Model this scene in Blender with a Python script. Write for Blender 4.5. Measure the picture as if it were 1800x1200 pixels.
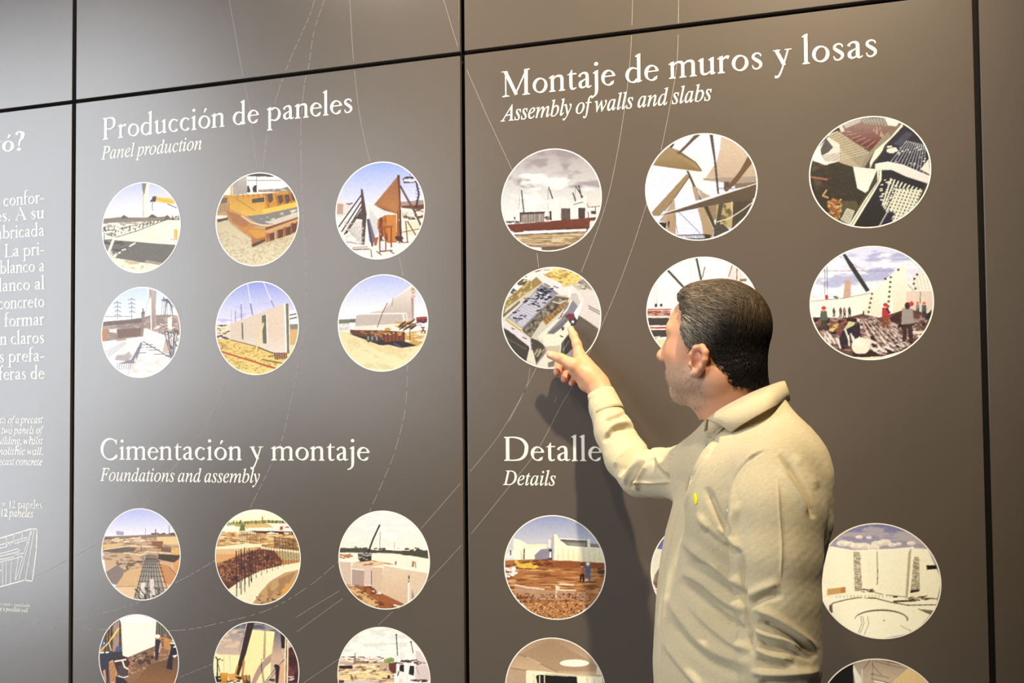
import bpy, math, random
import numpy as np
from mathutils import Vector, Matrix

for o in list(bpy.data.objects):
    bpy.data.objects.remove(o, do_unlink=True)
SC = bpy.context.scene
COL = SC.collection

# ------------------------------------------------------------------ camera
CAM = np.array([0.5652, -2.55, 1.48])            # metres; the display wall is the plane y = 0
FW = np.array([-0.31565289, 0.94816973, 0.0365707])
RT = np.array([0.94870515, 0.31609062, -0.0067277])
UP = np.array([0.01793866, -0.03257119, 0.99930842])
FPX, PPX, PPY = 1827.756, 765.966, 680.65        # focal length / principal point for an 1800 x 1200 frame
cd = bpy.data.cameras.new('camera')
cd.sensor_width = 36.0
cd.lens = FPX / 1800 * 36.0
cd.shift_x = (900 - PPX) / 1800
cd.shift_y = (PPY - 600) / 1800
cd.clip_start = 0.05
cam = bpy.data.objects.new('camera', cd)
cam.matrix_world = Matrix([[RT[0], UP[0], -FW[0], CAM[0]], [RT[1], UP[1], -FW[1], CAM[1]],
                           [RT[2], UP[2], -FW[2], CAM[2]], [0, 0, 0, 1]])
COL.objects.link(cam)
SC.camera = cam

# ------------------------------------------------------------------ world, lights, exposure
SC.view_settings.view_transform = 'Standard'
SC.view_settings.look = 'None'
SC.view_settings.gamma = 1.0
SC.view_settings.use_curve_mapping = False
SC.view_settings.exposure = 0.0
w = bpy.data.worlds.new('gallery_air')
SC.world = w
w.use_nodes = True
w.node_tree.nodes['Background'].inputs[0].default_value = (0.92, 0.96, 1.0, 1)
w.node_tree.nodes['Background'].inputs[1].default_value = 0.04


def lamp(name, kind, loc, target, energy, color, size=0.2, size_y=None, spot=None, blend=0.5):
    l = bpy.data.lights.new(name, kind)
    l.energy = energy
    l.color = color
    if kind == 'AREA':
        l.shape = 'RECTANGLE'
        l.size = size
        l.size_y = size_y or size
    else:
        l.shadow_soft_size = size
    if kind == 'SPOT':
        l.spot_size = math.radians(spot)
        l.spot_blend = blend
    o = bpy.data.objects.new(name, l)
    o.location = loc
    d = Vector(target) - Vector(loc)
    o.rotation_euler = d.to_track_quat('-Z', 'Y').to_euler()
    COL.objects.link(o)
    return o


lamp('warm_spot_light', 'SPOT', (0.92, -1.50, 3.90), (0.18, 0.0, 2.00), 680, (1.0, 0.81, 0.54), 0.05, spot=62, blend=1.0)     # warm ceiling spot
lamp('warm_spot_light', 'SPOT', (-1.00, -1.20, 3.60), (-0.80, 0.0, 1.7), 90, (1.0, 0.88, 0.72), 0.05, spot=92, blend=1.0)   # ceiling spot, left
lamp('warm_spot_light', 'SPOT', (0.15, -2.70, 3.45), (0.42, -0.55, 1.15), 115, (1.0, 0.84, 0.60), 0.08, spot=44, blend=1.0)    # added fill spot that brightens the man's shirt


# ------------------------------------------------------------------ helpers
def wall_px(x, z):
    """wall plane point (metres) -> photograph pixel"""
    d = np.stack([np.asarray(x) - CAM[0], np.full(np.shape(x), -CAM[1]), np.asarray(z) - CAM[2]], -1)
    w_ = d @ FW
    return PPX + FPX * (d @ RT) / w_, PPY - FPX * (d @ UP) / w_


def px_wall(px, py):
    """photograph pixel -> (x, z) on the wall plane"""
    d = FW + (px - PPX) / FPX * RT - (py - PPY) / FPX * UP
    t = -CAM[1] / d[1]
    return CAM[0] + t * d[0], CAM[2] + t * d[2]


def at(px, py, depth):
    """point seen at a pixel, `depth` metres along the view direction"""
    d = FW + (px - PPX) / FPX * RT - (py - PPY) / FPX * UP
    return CAM + depth * d


def lin(c):
    if isinstance(c, str):
        c = tuple(int(c[i:i + 2], 16) / 255 for i in (0, 2, 4))
    return tuple((v / 12.92 if v <= 0.04045 else ((v + 0.055) / 1.055) ** 2.4) for v in c)


def tag(o, label=None, cat=None, group=None, kind=None):
    if label: o['label'] = label
    if cat: o['category'] = cat
    if group: o['group'] = group
    if kind: o['kind'] = kind
    return o


def parent_inverse(p):
    m = p.matrix_basis.copy()
    if p.parent is not None: m = p.parent.matrix_basis @ p.matrix_parent_inverse @ m
    return m.inverted()


def obj(name, me, parent=None, mat=None):
    o = bpy.data.objects.new(name, me)
    COL.objects.link(o)
    if mat is not None:
        me.materials.clear(); me.materials.append(mat)
    if parent is not None:
        o.parent = parent
        o.matrix_parent_inverse = parent_inverse(parent)
    return o


def empty(name, loc):
    o = bpy.data.objects.new(name, None)
    o.empty_display_size = 0.1
    o.location = loc
    COL.objects.link(o)
    return o


def mesh(name, verts, faces, smooth=False):
    me = bpy.data.meshes.new(name)
    me.from_pydata([tuple(map(float, v)) for v in verts], [], [tuple(int(i) for i in f) for f in faces])
    me.update()
    if smooth:
        me.polygons.foreach_set('use_smooth', [True] * len(me.polygons))
    return me


def big_mesh(name, V, F, smooth=True):
    """numpy verts (n,3) and quads (m,4)"""
    me = bpy.data.meshes.new(name)
    me.vertices.add(len(V)); me.vertices.foreach_set('co', np.asarray(V, np.float32).ravel())
    k = F.shape[1]
    me.loops.add(F.size); me.loops.foreach_set('vertex_index', F.astype(np.int32).ravel())
    me.polygons.add(len(F))
    me.polygons.foreach_set('loop_start', np.arange(0, F.size, k, dtype=np.int32))
    me.polygons.foreach_set('loop_total', np.full(len(F), k, np.int32))
    if smooth:
        me.polygons.foreach_set('use_smooth', np.ones(len(F), bool))
    me.update(calc_edges=True)
    return me


def box_me(name, x0, x1, y0, y1, z0, z1, bev=0.0):
    import bmesh
    bm = bmesh.new()
    bmesh.ops.create_cube(bm, size=1)
    for v in bm.verts:
        v.co = Vector((x0 + (v.co.x + .5) * (x1 - x0), y0 + (v.co.y + .5) * (y1 - y0), z0 + (v.co.z + .5) * (z1 - z0)))
    if bev:
        bmesh.ops.bevel(bm, geom=bm.edges[:], offset=bev, segments=2, affect='EDGES', profile=0.5)
    me = bpy.data.meshes.new(name)
    bm.to_mesh(me); bm.free()
    return me


def material(name, color, rough=0.5, spec=0.5, noise=None, bump=None, sheen=0, attr=None, sss=0, metal=0):
    m = bpy.data.materials.new(name)
    m.use_nodes = True
    nt = m.node_tree; N = nt.nodes; L = nt.links
    b = N['Principled BSDF']
    b.inputs['Roughness'].default_value = rough
    b.inputs['Specular IOR Level'].default_value = spec
    b.inputs['Metallic'].default_value = metal
    if sheen: b.inputs['Sheen Weight'].default_value = sheen
    if sss:
        b.inputs['Subsurface Weight'].default_value = sss
        b.inputs['Subsurface Radius'].default_value = (0.01, 0.004, 0.002)
        b.inputs['Subsurface Scale'].default_value = 1.0
    c = (*lin(color), 1)
    b.inputs['Base Color'].default_value = c
    tc = N.new('ShaderNodeTexCoord')
    src = None
    if attr:
        a = N.new('ShaderNodeAttribute'); a.attribute_name = attr
        src = a.outputs['Color']
        L.new(src, b.inputs['Base Color'])
    if noise:
        sc, amt, st = noise if len(noise) == 3 else (*noise, (1, 1, 1))
        mp = N.new('ShaderNodeMapping'); mp.inputs['Scale'].default_value = st
        nz = N.new('ShaderNodeTexNoise'); nz.inputs['Scale'].default_value = sc; nz.inputs['Detail'].default_value = 6
        L.new(tc.outputs['Object'], mp.inputs[0]); L.new(mp.outputs[0], nz.inputs['Vector'])
        mr = N.new('ShaderNodeMapRange'); mr.inputs['From Min'].default_value = 0.25; mr.inputs['From Max'].default_value = 0.75
        mr.inputs['To Min'].default_value = 1 - amt; mr.inputs['To Max'].default_value = 1 + amt
        L.new(nz.outputs['Fac'], mr.inputs['Value'])
        mx = N.new('ShaderNodeMix'); mx.data_type = 'RGBA'; mx.blend_type = 'MULTIPLY'; mx.inputs['Factor'].default_value = 1
        if src: L.new(src, mx.inputs[6])
        else: mx.inputs[6].default_value = c
        L.new(mr.outputs[0], mx.inputs[7]); L.new(mx.outputs[2], b.inputs['Base Color'])
    if bump:
        sc, st, vec = bump if len(bump) == 3 else (*bump, (1, 1, 1))
        mp = N.new('ShaderNodeMapping'); mp.inputs['Scale'].default_value = vec
        nz = N.new('ShaderNodeTexNoise'); nz.inputs['Scale'].default_value = sc; nz.inputs['Detail'].default_value = 4
        L.new(tc.outputs['Object'], mp.inputs[0]); L.new(mp.outputs[0], nz.inputs['Vector'])
        bp = N.new('ShaderNodeBump'); bp.inputs['Strength'].default_value = st; bp.inputs['Distance'].default_value = 0.002
        L.new(nz.outputs['Fac'], bp.inputs['Height']); L.new(bp.outputs[0], b.inputs['Normal'])
    return m


M_PANEL = material('satin_grey_panel', (0.34, 0.312, 0.29), 0.24, 0.8, noise=(2.2, 0.07), bump=(900, 0.06))
M_DARK = material('black_substrate', (0.05, 0.045, 0.04), 0.8, 0.2, noise=(8, 0.1))
M_FLOOR = material('grey_stone_floor', (0.60, 0.58, 0.56), 0.4, 0.5, noise=(1.5, 0.12), bump=(40, 0.1))
M_CEIL = material('dark_ceiling_paint', (0.30, 0.29, 0.28), 0.8, 0.2, noise=(3, 0.05))
M_WHITE = material('white_print', (0.93, 0.92, 0.88), 0.35, 0.5, noise=(30, 0.02))
M_LINE = material('thin_grey_print_line', (0.60, 0.57, 0.54), 0.5, 0.4, noise=(60, 0.25))
M_PRINT = material('photo_print', (1, 1, 1), 0.45, 0.30, attr='print')

# ------------------------------------------------------------------ the setting
ob = obj('wall_back', box_me('wall_back', -5.2, 4.6, 0.020, 0.20, 0.0, 3.65), None, M_DARK); tag(ob, kind='structure')
ob = obj('floor', box_me('floor', -7.2, 4.6, -4.75, 0.20, -0.12, 0.0), None, M_FLOOR); tag(ob, kind='structure')
ob = obj('baseboard_back', box_me('baseboard_back', -5.2, 4.6, -0.004, 0.020, 0.0, 0.10, 0.002), None, M_DARK); tag(ob, kind='structure')

# the side of the hall behind the photographer: a bright window wall, an added glow panel and an added dark block, mirrored softly in the satin panels
ob = obj('wall_front', box_me('wall_front', -7.4, 4.6, -4.75, -4.25, 0.0, 5.60), None, material('pale_plaster', (.40, .38, .36), .8, .2, noise=(3, .06))); tag(ob, kind='structure')
mw = material('daylit_glass', (.8, .9, 1.0), .3, .5)
mw.node_tree.nodes['Principled BSDF'].inputs['Emission Color'].default_value = (0.90, 0.945, 1.0, 1)
mw.node_tree.nodes['Principled BSDF'].inputs['Emission Strength'].default_value = 9.6
win = obj('window_1', box_me('window_1', -7.6, -3.55, -4.25, -4.235, 0.02, 4.65), None, mw); tag(win, kind='structure')
for x_ in (-7.6, -6.25, -4.9, -3.55):
    obj('mullion', box_me('mullion', x_ - .03, x_ + .03, -4.25, -4.20, 0.0, 4.68), win, M_DARK)
for z_ in (0.02, 4.65):
    obj('window_rail', box_me('window_rail', -7.63, -3.52, -4.25, -4.20, z_ - .03, z_ + .03), win, M_DARK)
mw2 = mw.copy(); mw2.name = 'dim_glow'; mw2.node_tree.nodes['Principled BSDF'].inputs['Emission Strength'].default_value = 4.0
win = obj('added_glow_panel', box_me('added_glow_panel', -3.45, -1.6, -4.25, -4.235, 1.55, 3.60), None, mw2); tag(win, kind='structure')  # added glowing panel, brightens the reflection beside the window
for x_ in (-3.45, -2.5, -1.6):
    obj('mullion', box_me('mullion', x_ - .03, x_ + .03, -4.25, -4.20, 1.52, 3.63), win, M_DARK)
ob = obj('added_dark_block', box_me('added_dark_block', -4.0, -2.45, -4.25, -3.80, 0.0, 1.50), None, M_DARK); tag(ob, kind='structure')  # unseen block added to give the panels a dark zone in their reflection
JX = [-3.81, -2.605, -1.405, -0.2055, 0.990, 2.185, 3.385]
JZ = 2.4435
GAP = 0.0065
PAN = {}
def panel(i, row, name, label, cat, group=None):
    x0, x1 = JX[i] + GAP, JX[i + 1] - GAP
    z0, z1 = (0.112, JZ - 0.0055) if row == 0 else (JZ + 0.0055, 3.62)
    root = empty(name, ((x0 + x1) / 2, 0.008, z0))
    tag(root, label, cat, group)
    obj('board', box_me('board', x0, x1, 0.0, 0.016, z0, z1, 0.0012), root, M_PANEL)
    PAN[(i, row)] = root
    return root
panel(1, 0, 'information_panel', 'grey panel at the left edge with white paragraphs and a line drawing of a wall', 'panel')
panel(2, 0, 'information_panel', 'grey panel headed Producción de paneles with two blocks of round photos', 'panel')
panel(3, 0, 'information_panel', 'grey panel headed Montaje de muros y losas, behind the pointing man', 'panel')
panel(4, 0, 'cladding_panel', 'plain brown-grey panel at the far right edge beyond the last joint', 'panel')
panel(1, 1, 'cladding_panel', 'plain grey panel in the top left corner above the paragraphs', 'panel')
panel(2, 1, 'cladding_panel', 'plain grey panel with faint curves directly above the heading Producción de paneles', 'panel')
panel(3, 1, 'cladding_panel', 'plain grey panel above the heading Montaje de muros y losas', 'panel')
panel(4, 1, 'cladding_panel', 'plain brown-grey panel high at the right, above the far right edge panel', 'panel')

# ------------------------------------------------------------------ printed round photographs
CAL = None
# light falling on each photograph (diffuse, sheen): colours read off the lit wall are divided by it to get the ink's own colour
LIT = iter([((1.29, 1.3, 1.26), (0.092, 0.1, 0.109)),
            ((1.64, 1.55, 1.38), (0.07, 0.074, 0.082)),
            ((2.04, 1.84, 1.53), (0.051, 0.053, 0.058)),
            ((1.26, 1.25, 1.22), (0.09, 0.097, 0.107)),
            ((1.51, 1.43, 1.29), (0.067, 0.072, 0.078)),
            ((1.74, 1.6, 1.35), (0.046, 0.047, 0.052)),
            ((1.11, 1.1, 1.09), (0.05, 0.057, 0.061)),
            ((1.18, 1.14, 1.07), (0.033, 0.035, 0.04)),
            ((1.28, 1.21, 1.07), (0.022, 0.021, 0.025)),
            ((1.01, 1.02, 1.0), (0.034, 0.036, 0.042)),
            ((1.06, 1.03, 0.98), (0.021, 0.023, 0.026)),
            ((1.14, 1.08, 0.97), (0.015, 0.015, 0.017)),
            ((2.23, 1.96, 1.55), (0.041, 0.037, 0.035)),
            ((2.2, 1.91, 1.47), (0.052, 0.042, 0.034)),
            ((1.91, 1.65, 1.26), (0.039, 0.031, 0.024)),
            ((1.88, 1.68, 1.35), (0.03, 0.027, 0.028)),
            ((1.85, 1.63, 1.28), (0.027, 0.022, 0.019)),
            ((1.61, 1.42, 1.11), (0.02, 0.015, 0.013)),
            ((1.33, 1.22, 1.03), (0.012, 0.011, 0.014)),
            ((1.27, 1.15, 0.95), (0.009, 0.008, 0.009)),
            ((1.1, 0.99, 0.82), (0.006, 0.004, 0.006)),
            ((1.16, 1.08, 0.93), (0.008, 0.008, 0.011)),
            ((1.1, 0.99, 0.82), (0.006, 0.004, 0.006))])


class Paint:
    """software painter: the picture is baked into the colours of a fine flat disc mesh"""
    N = 168

    def __init__(s, cx, cz, rx, rz, ox, oy, sc):
        s.cx, s.cz, s.rx, s.rz = cx, cz, rx, rz
        n2 = s.N * 2
        t = (np.arange(n2) + 0.5) / n2 * 2 - 1
        U, V = np.meshgrid(t, t)
        px, py = wall_px(cx + U * rx, cz + V * rz)
        s.X = (px - ox) * sc
        s.Y = (py - oy) * sc
        s.C = np.zeros((n2, n2, 3), np.float32)

    def put(s, m, c, a=1.0):
        c = np.array(lin(c), np.float32)
        if a >= 1:
            s.C[m] = c
        else:
            s.C[m] = s.C[m] * (1 - a) + c * a

    def g(s, c0, c1, y0, y1, *pts):
        t = np.clip((s.Y - y0) / (y1 - y0), 0, 1)[..., None]
        c = np.array(lin(c0)) * (1 - t) + np.array(lin(c1)) * t
        m = s.mask(pts) if pts else np.ones(s.X.shape, bool)
        s.C[m] = c[m]

    def mask(s, pts):
        P = [(pts[i], pts[i + 1]) for i in range(0, len(pts), 2)]
        m = np.zeros(s.X.shape, bool)
        n = len(P)
        for i in range(n):
            x0, y0 = P[i]; x1, y1 = P[(i + 1) % n]
            if y0 == y1: continue
            c = ((s.Y >= min(y0, y1)) & (s.Y < max(y0, y1)))
            c &= s.X < (x0 + (s.Y - y0) * (x1 - x0) / (y1 - y0))
            m ^= c
        return m

    def p(s, c, *pts, a=1.0):
        s.put(s.mask(pts), c, a)

    def l(s, c, wd, *pts, a=1.0):
        m = np.zeros(s.X.shape, bool)
        for i in range(0, len(pts) - 2, 2):
            x0, y0, x1, y1 = pts[i:i + 4]
            b = np.nonzero((s.X > min(x0, x1) - wd) & (s.X < max(x0, x1) + wd) & (s.Y > min(y0, y1) - wd) & (s.Y < max(y0, y1) + wd))
            if len(b[0]) == 0: continue
            X, Y = s.X[b], s.Y[b]
            dx, dy = x1 - x0, y1 - y0
            t = np.clip(((X - x0) * dx + (Y - y0) * dy) / max(dx * dx + dy * dy, 1e-6), 0, 1)
            d = (X - x0 - t * dx) ** 2 + (Y - y0 - t * dy) ** 2
            k = d < (wd / 2) ** 2
            m[b[0][k], b[1][k]] = True
        s.put(m, c, a)

    def e(s, c, x, y, rx, ry, a=1.0):
        s.put(((s.X - x) / rx) ** 2 + ((s.Y - y) / ry) ** 2 < 1, c, a)

    def vn(s, sx, sy, seed, rot=0.0):
        r = np.random.RandomState(seed)
        g = r.rand(64, 64)
        out = 0; amp = 1; tot = 0
        cr, sr = math.cos(rot), math.sin(rot)
        X = s.X * cr + s.Y * sr; Y = -s.X * sr + s.Y * cr
        for o in range(3):
            u = X / sx * 2 ** o + 7.3 * o; v = Y / sy * 2 ** o + 3.1 * o
            i = np.floor(u).astype(int); j = np.floor(v).astype(int)
            fu = u - i; fv = v - j
            fu = fu * fu * (3 - 2 * fu); fv = fv * fv * (3 - 2 * fv)
            a_ = g[i % 64, j % 64]; b_ = g[(i + 1) % 64, j % 64]; c_ = g[i % 64, (j + 1) % 64]; d_ = g[(i + 1) % 64, (j + 1) % 64]
            out = out + amp * ((a_ * (1 - fu) + b_ * fu) * (1 - fv) + (c_ * (1 - fu) + d_ * fu) * fv)
            tot += amp; amp *= 0.55
        return out / tot

    def n(s, c, sx, sy, seed, th, *pts, a=1.0, soft=0.12, rot=0.0):
        """blotches of colour c where noise passes th, within the polygon"""
        v = s.vn(sx, sy, seed, rot)
        al = np.clip((v - th) / soft, 0, 1)[..., None] * a
        m = s.mask(pts) if pts else np.ones(s.X.shape, bool)
        cc = np.array(lin(c))
        s.C[m] = (s.C * (1 - al) + cc * al)[m]

    def h(s, c, wd, n, ax, ay, bx, by, cx, cy, dx, dy, a=1.0, jit=0, seed=0):
        """n lines fanned from segment A-B to segment C-D: each goes from AB to CD"""
        r = random.Random(seed)
        for i in range(n):
            t = i / max(n - 1, 1) + r.uniform(-jit, jit)
            s.l(c, wd, ax + (bx - ax) * t, ay + (by - ay) * t, cx + (dx - cx) * t, cy + (dy - cy) * t, a=a)

    def k(s, c, n, size, x0, y0, x1, y1, seed=1, el=1.0, ang=0.0, a=1.0):
        """n dabs within a box"""
        r = random.Random(seed)
        for i in range(n):
            x, y = r.uniform(x0, x1), r.uniform(y0, y1)
            q = size * r.uniform(0.5, 1.3); an = ang + r.uniform(-.3, .3)
            dx, dy = math.cos(an) * q * el, math.sin(an) * q * el
            s.l(c, q, x - dx, y - dy, x + dx, y + dy, a=a)

    def fig(s, x, y, h, c1, c2, hat=None):
        """small standing worker, feet at (x, y), height h"""
        s.p(c2, x - h * .13, y, x - h * .1, y - h * .5, x + h * .12, y - h * .5, x + h * .14, y, x + h * .04, y, x, y - h * .35, x - h * .04, y)
        s.p(c1, x - h * .15, y - h * .42, x - h * .13, y - h * .82, x + h * .12, y - h * .82, x + h * .17, y - h * .45)
        s.e('e0b090' if hat else c2, x, y - h * .88, h * .07, h * .09)
        if hat: s.e(hat, x, y - h * .93, h * .1, h * .08)

    def build(s, parent, label):
        N = s.N
        gr = np.random.RandomState(int(abs(s.cx * 977) + s.cz * 331)).normal(0, 1, (N, N))
        gr = (gr + np.roll(gr, 1, 0) + np.roll(gr, 1, 1)) / 1.7       # print grain
        C = s.C.reshape(N, 2, N, 2, 3).mean((1, 3)) * (1 + 0.03 * gr[..., None]) + 0.004 * gr[..., None]
        t = np.linspace(-1, 1, N)
        U, V = np.meshgrid(t, t)
        ins = (U ** 2 + V ** 2) < 1.02
        idx = -np.ones((N, N), int); idx[ins] = np.arange(ins.sum())
        E_, G_ = next(LIT)
        C = (C - 0.4 * np.array(G_)) / (0.90 * np.array(E_))
        R = np.minimum(1, 0.995 / np.maximum(1e-6, np.sqrt(U ** 2 + V ** 2)))
        P = np.stack([s.cx + (U * R)[ins] * s.rx, np.full(ins.sum(), -0.0004), s.cz + (V * R)[ins] * s.rz], -1)
        a, b, c, d = idx[:-1, :-1], idx[:-1, 1:], idx[1:, 1:], idx[1:, :-1]
        ok = (a >= 0) & (b >= 0) & (c >= 0) & (d >= 0)
        F = np.stack([a[ok], b[ok], c[ok], d[ok]], -1)
        me = big_mesh('printed_photo', P, F, False)
        at_ = me.color_attributes.new('print', 'FLOAT_COLOR', 'POINT')
        col = np.ones((len(P), 4), np.float32); col[:, :3] = np.clip(C[ins], 0.012, 0.93) if CAL is None else CAL
        at_.data.foreach_set('color', col.ravel())
        o = obj('printed_photo', me, parent, M_PRINT)
        o['label'] = label
        # white rim
        n = 96; v = []; f = []
        for i in range(n):
            an = 2 * math.pi * i / n
            for rr, yy in ((1.0, -0.0006), (0.979, -0.0006)):
                v.append((s.cx + math.cos(an) * rr * s.rx, yy, s.cz + math.sin(an) * rr * s.rz))
        for i in range(n):
            j = (i + 1) % n
            f.append((2 * i, 2 * j, 2 * j + 1, 2 * i + 1))
        obj('white_rim', mesh('white_rim', v, f), o, M_WHITE)
        return o


SKY = ('a9b4e6', 'eef0f6')
PB, PC = PAN[(2, 0)], PAN[(3, 0)]

# --- panel B, first block
q = Paint(-1.1736, 2.0535, .132, .1312, 170, 310, 6.667)
q.g('c3caee', 'fbf8f5', 60, 470)
q.p('8f8578', 60, 500, 200, 485, 290, 475, 320, 452, 370, 480, 540, 482, 600, 478, 650, 440, 700, 475, 790, 470, 830, 452, 870, 490, 970, 455, 970, 515, 60, 548)
q.p('6f6a5c', 290, 478, 325, 452, 375, 490, 300, 500); q.p('6f6a5c', 600, 480, 650, 440, 705, 470, 690, 490); q.p('6f6a5c', 800, 475, 830, 452, 870, 500, 790, 500)
q.p('5b5550', 880, 460, 965, 455, 965, 508, 880, 505); q.k('efe9e0', 10, 9, 885, 460, 960, 500, 3)
q.p('f7f4df', 545, 80, 535, 180, 545, 478, 600, 478, 605, 200, 620, 90)
q.p('8d857a', 530, 80, 585, 80, 560, 210, 548, 215, 537, 160); q.l('9a9284', 7, 545, 210, 546, 470)
q.p('f4c95a', 690, 240, 900, 262, 918, 322, 830, 322, 690, 292); q.l('c99a2f', 6, 700, 268, 890, 300); q.l('54504c', 10, 830, 325, 935, 370)
q.p('55524e', 655, 235, 700, 235, 690, 300, 640, 300, 620, 300, 650, 262); q.l('6a6560', 8, 655, 310, 650, 350, 655, 400)
q.p('fdf9e8', 50, 550, 980, 512, 980, 640, 50, 760)
q.n('9a8c7e', 50, 22, 4, .50, 60, 540, 820, 490, 700, 545, 450, 610, 250, 690, 60, 700, a=.8)
q.h('6b635c', 12, 16, 180, 640, 800, 495, 170, 700, 790, 520, jit=.01); q.l('5f5852', 9, 60, 640, 240, 620, 420, 575); q.l('5f5852', 9, 90, 660, 95, 760); q.l('5f5852', 8, 60, 650, 190, 700, 235, 690)
q.k('fdf9e8', 22, 14, 90, 590, 450, 690, 7, 2); q.k('5a524c', 16, 9, 90, 600, 600, 650, 9, 2, 1.2)
q.l('726a58', 10, 200, 720, 470, 640, 820, 505)
q.p('fcf8df', 205, 730, 480, 650, 820, 515, 985, 510, 985, 800, 930, 800, 600, 770, 215, 748)
q.n('f2e6c4', 130, 40, 8, .5, 300, 740, 900, 560, 960, 760, 500, 760, a=.6)
q.p('e0a63d', 908, 615, 945, 625, 940, 735, 905, 730); q.l('f6cf62', 12, 925, 630, 922, 725); q.l('8f7a4a', 7, 865, 737, 940, 740)
q.p('77746f', 150, 760, 215, 745, 470, 765, 700, 785, 930, 800, 870, 930, 770, 1035, 560, 1010, 180, 960, 60, 760)
q.p('8c8680', 75, 740, 190, 730, 130, 890, 80, 800); q.k('4f4a46', 12, 14, 80, 750, 330, 900, 5, 2)
q.p('f8f2dd', 195, 710, 225, 712, 150, 915, 128, 885)
q.l('f5efe0', 20, 260, 895, 275, 890); q.l('f5efe0', 16, 300, 862, 340, 850); q.l('f5efe0', 18, 390, 815, 450, 780); q.k('f5efe0', 12, 10, 160, 880, 240, 950, 6, 2, -.8)
q.p('fbf4d8', 160, 945, 420, 985, 560, 1015, 750, 1035, 640, 1120, 420, 1130, 260, 1060)
q.p('a89c92', 580, 975, 770, 1010, 740, 1040, 560, 1005); q.n('cdbf9a', 60, 30, 11, .55, 250, 960, 600, 1020, 520, 1090, 300, 1060)
q.build(PB, 'round photo of a white slab under a yellow crane boom, top left of its panel')

q = Paint(-.8009, 2.0515, .129, .1301, 370, 295, 6.667)
q.g('fffdf5', 'fdf8ea', 50, 300)
q.p('c4a478', 50, 330, 1080, 300, 1080, 1160, 50, 1160)
q.p('5c5450', 400, 100, 540, 40, 720, 60, 840, 130, 800, 110, 540, 108, 430, 100); q.k('fffdf5', 16, 20, 440, 112, 820, 135, 4)
q.l('7a706c', 8, 430, 150, 830, 150)
q.p('b5aaa0', 262, 190, 420, 90, 430, 305, 262, 320); q.g('c4bab2', 'aca198', 120, 300, 330, 130, 425, 95, 428, 290, 330, 300)
q.l('e0b765', 22, 248, 190, 246, 320); q.l('4a403c', 7, 540, 50, 540, 260)
q.p('4c3d45', 430, 210, 450, 210, 470, 270, 465, 290, 430, 290); q.p('4c3d45', 510, 210, 540, 205, 545, 290, 500, 288, 492, 240)
q.p('8b8377', 560, 255, 830, 245, 900, 222, 960, 280, 560, 285); q.k('c9bda6', 12, 9, 570, 255, 900, 270, 4, 2)
q.p('cf9445', 145, 320, 240, 322, 250, 335, 640, 300, 940, 272, 1010, 395, 1030, 450, 800, 520, 600, 545, 420, 565, 210, 500, 215, 380, 150, 335)
q.g('d39a48', 'e8b957', 310, 560, 215, 325, 640, 302, 640, 545, 420, 565, 225, 480)
q.l('a06b2e', 7, 290, 355, 520, 500); q.p('5d5452', 487, 365, 630, 345, 632, 398, 487, 415)
for i, (x, y) in enumerate(((660, 310), (780, 325), (860, 318), (935, 290))):
    q.p('6b5348', x, y, x + 65, y - 10, x + 75, y + 70, x + 40, y + 105, x + 20, y + 90)
    q.l('b06f38', 18, x - 15, y - 5, x + 25, y + 160)
q.p('f2c65e', 600, 490, 1010, 400, 1030, 450, 800, 520, 610, 545); q.h('a76a34', 9, 6, 320, 318, 620, 300, 328, 352, 628, 330)
q.p('8b857f', 420, 565, 610, 545, 1030, 455, 1040, 560, 760, 665, 560, 660); q.p('d8ccba', 640, 640, 1040, 510, 1042, 562, 770, 665); q.n('e8dcc8', 60, 30, 4, .55, 560, 600, 1020, 480, 1030, 540, 700, 650)
q.p('c08a5a', 190, 500, 380, 560, 560, 680, 420, 720, 260, 650, 200, 590); q.p('b07a50', 190, 505, 330, 545, 460, 650, 400, 700, 270, 640); q.l('f3dcc0', 12, 370, 565, 480, 640, 620, 672, 780, 668)
q.p('cc8c48', 300, 670, 400, 690, 640, 720, 650, 830, 560, 860, 400, 760); q.p('d99f4c', 440, 720, 640, 735, 640, 800, 540, 830); q.p('8b4f35', 640, 700, 1035, 575, 1040, 600, 650, 760)
q.p('d9a96c', 640, 735, 1035, 590, 1035, 615, 660, 765)
for x, y, h_ in ((650, 770, 150), (775, 730, 140), (850, 700, 120), (935, 650, 130), (1000, 630, 90)):
    q.p('a4673a', x, y, x + 38, y - 12, x + 42, y + h_ * .85, x + 2, y + h_)
for x, y in ((690, 770), (790, 730), (880, 700), (950, 660)): q.p('6c4536', x, y, x + 60, y - 20, x + 60, y + 90, x + 5, y + 95)
q.p('f5ead4', 60, 555, 200, 560, 190, 590, 60, 600); q.p('d8c8a6', 60, 600, 215, 625, 260, 680, 480, 830, 480, 930, 1000, 760, 1030, 620, 1040, 700, 960, 920, 700, 1150, 300, 1130, 60, 800)
q.g('d6c4a0', 'eddfbb', 640, 1150, 60, 640, 220, 640, 480, 840, 490, 940, 650, 900, 900, 860, 1040, 740, 900, 1130, 200, 1130); q.n('b59f7e', 22, 12, 6, .52, 60, 700, 480, 850, 1000, 800, 800, 1130, 200, 1100, a=.6)
q.p('5a4f49', 80, 605, 205, 580, 208, 605, 90, 640); q.p('5a4a42', 480, 895, 640, 825, 645, 855, 500, 930); q.p('b67448', 478, 810, 545, 830, 640, 800, 640, 828, 490, 890)
q.p('7a6a60', 130, 355, 200, 350, 200, 410, 120, 420); q.h('a1764f', 10, 6, 100, 430, 220, 420, 90, 530, 210, 500)
q.build(PB, 'round photo of an orange steel mould on bare ground')

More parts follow.
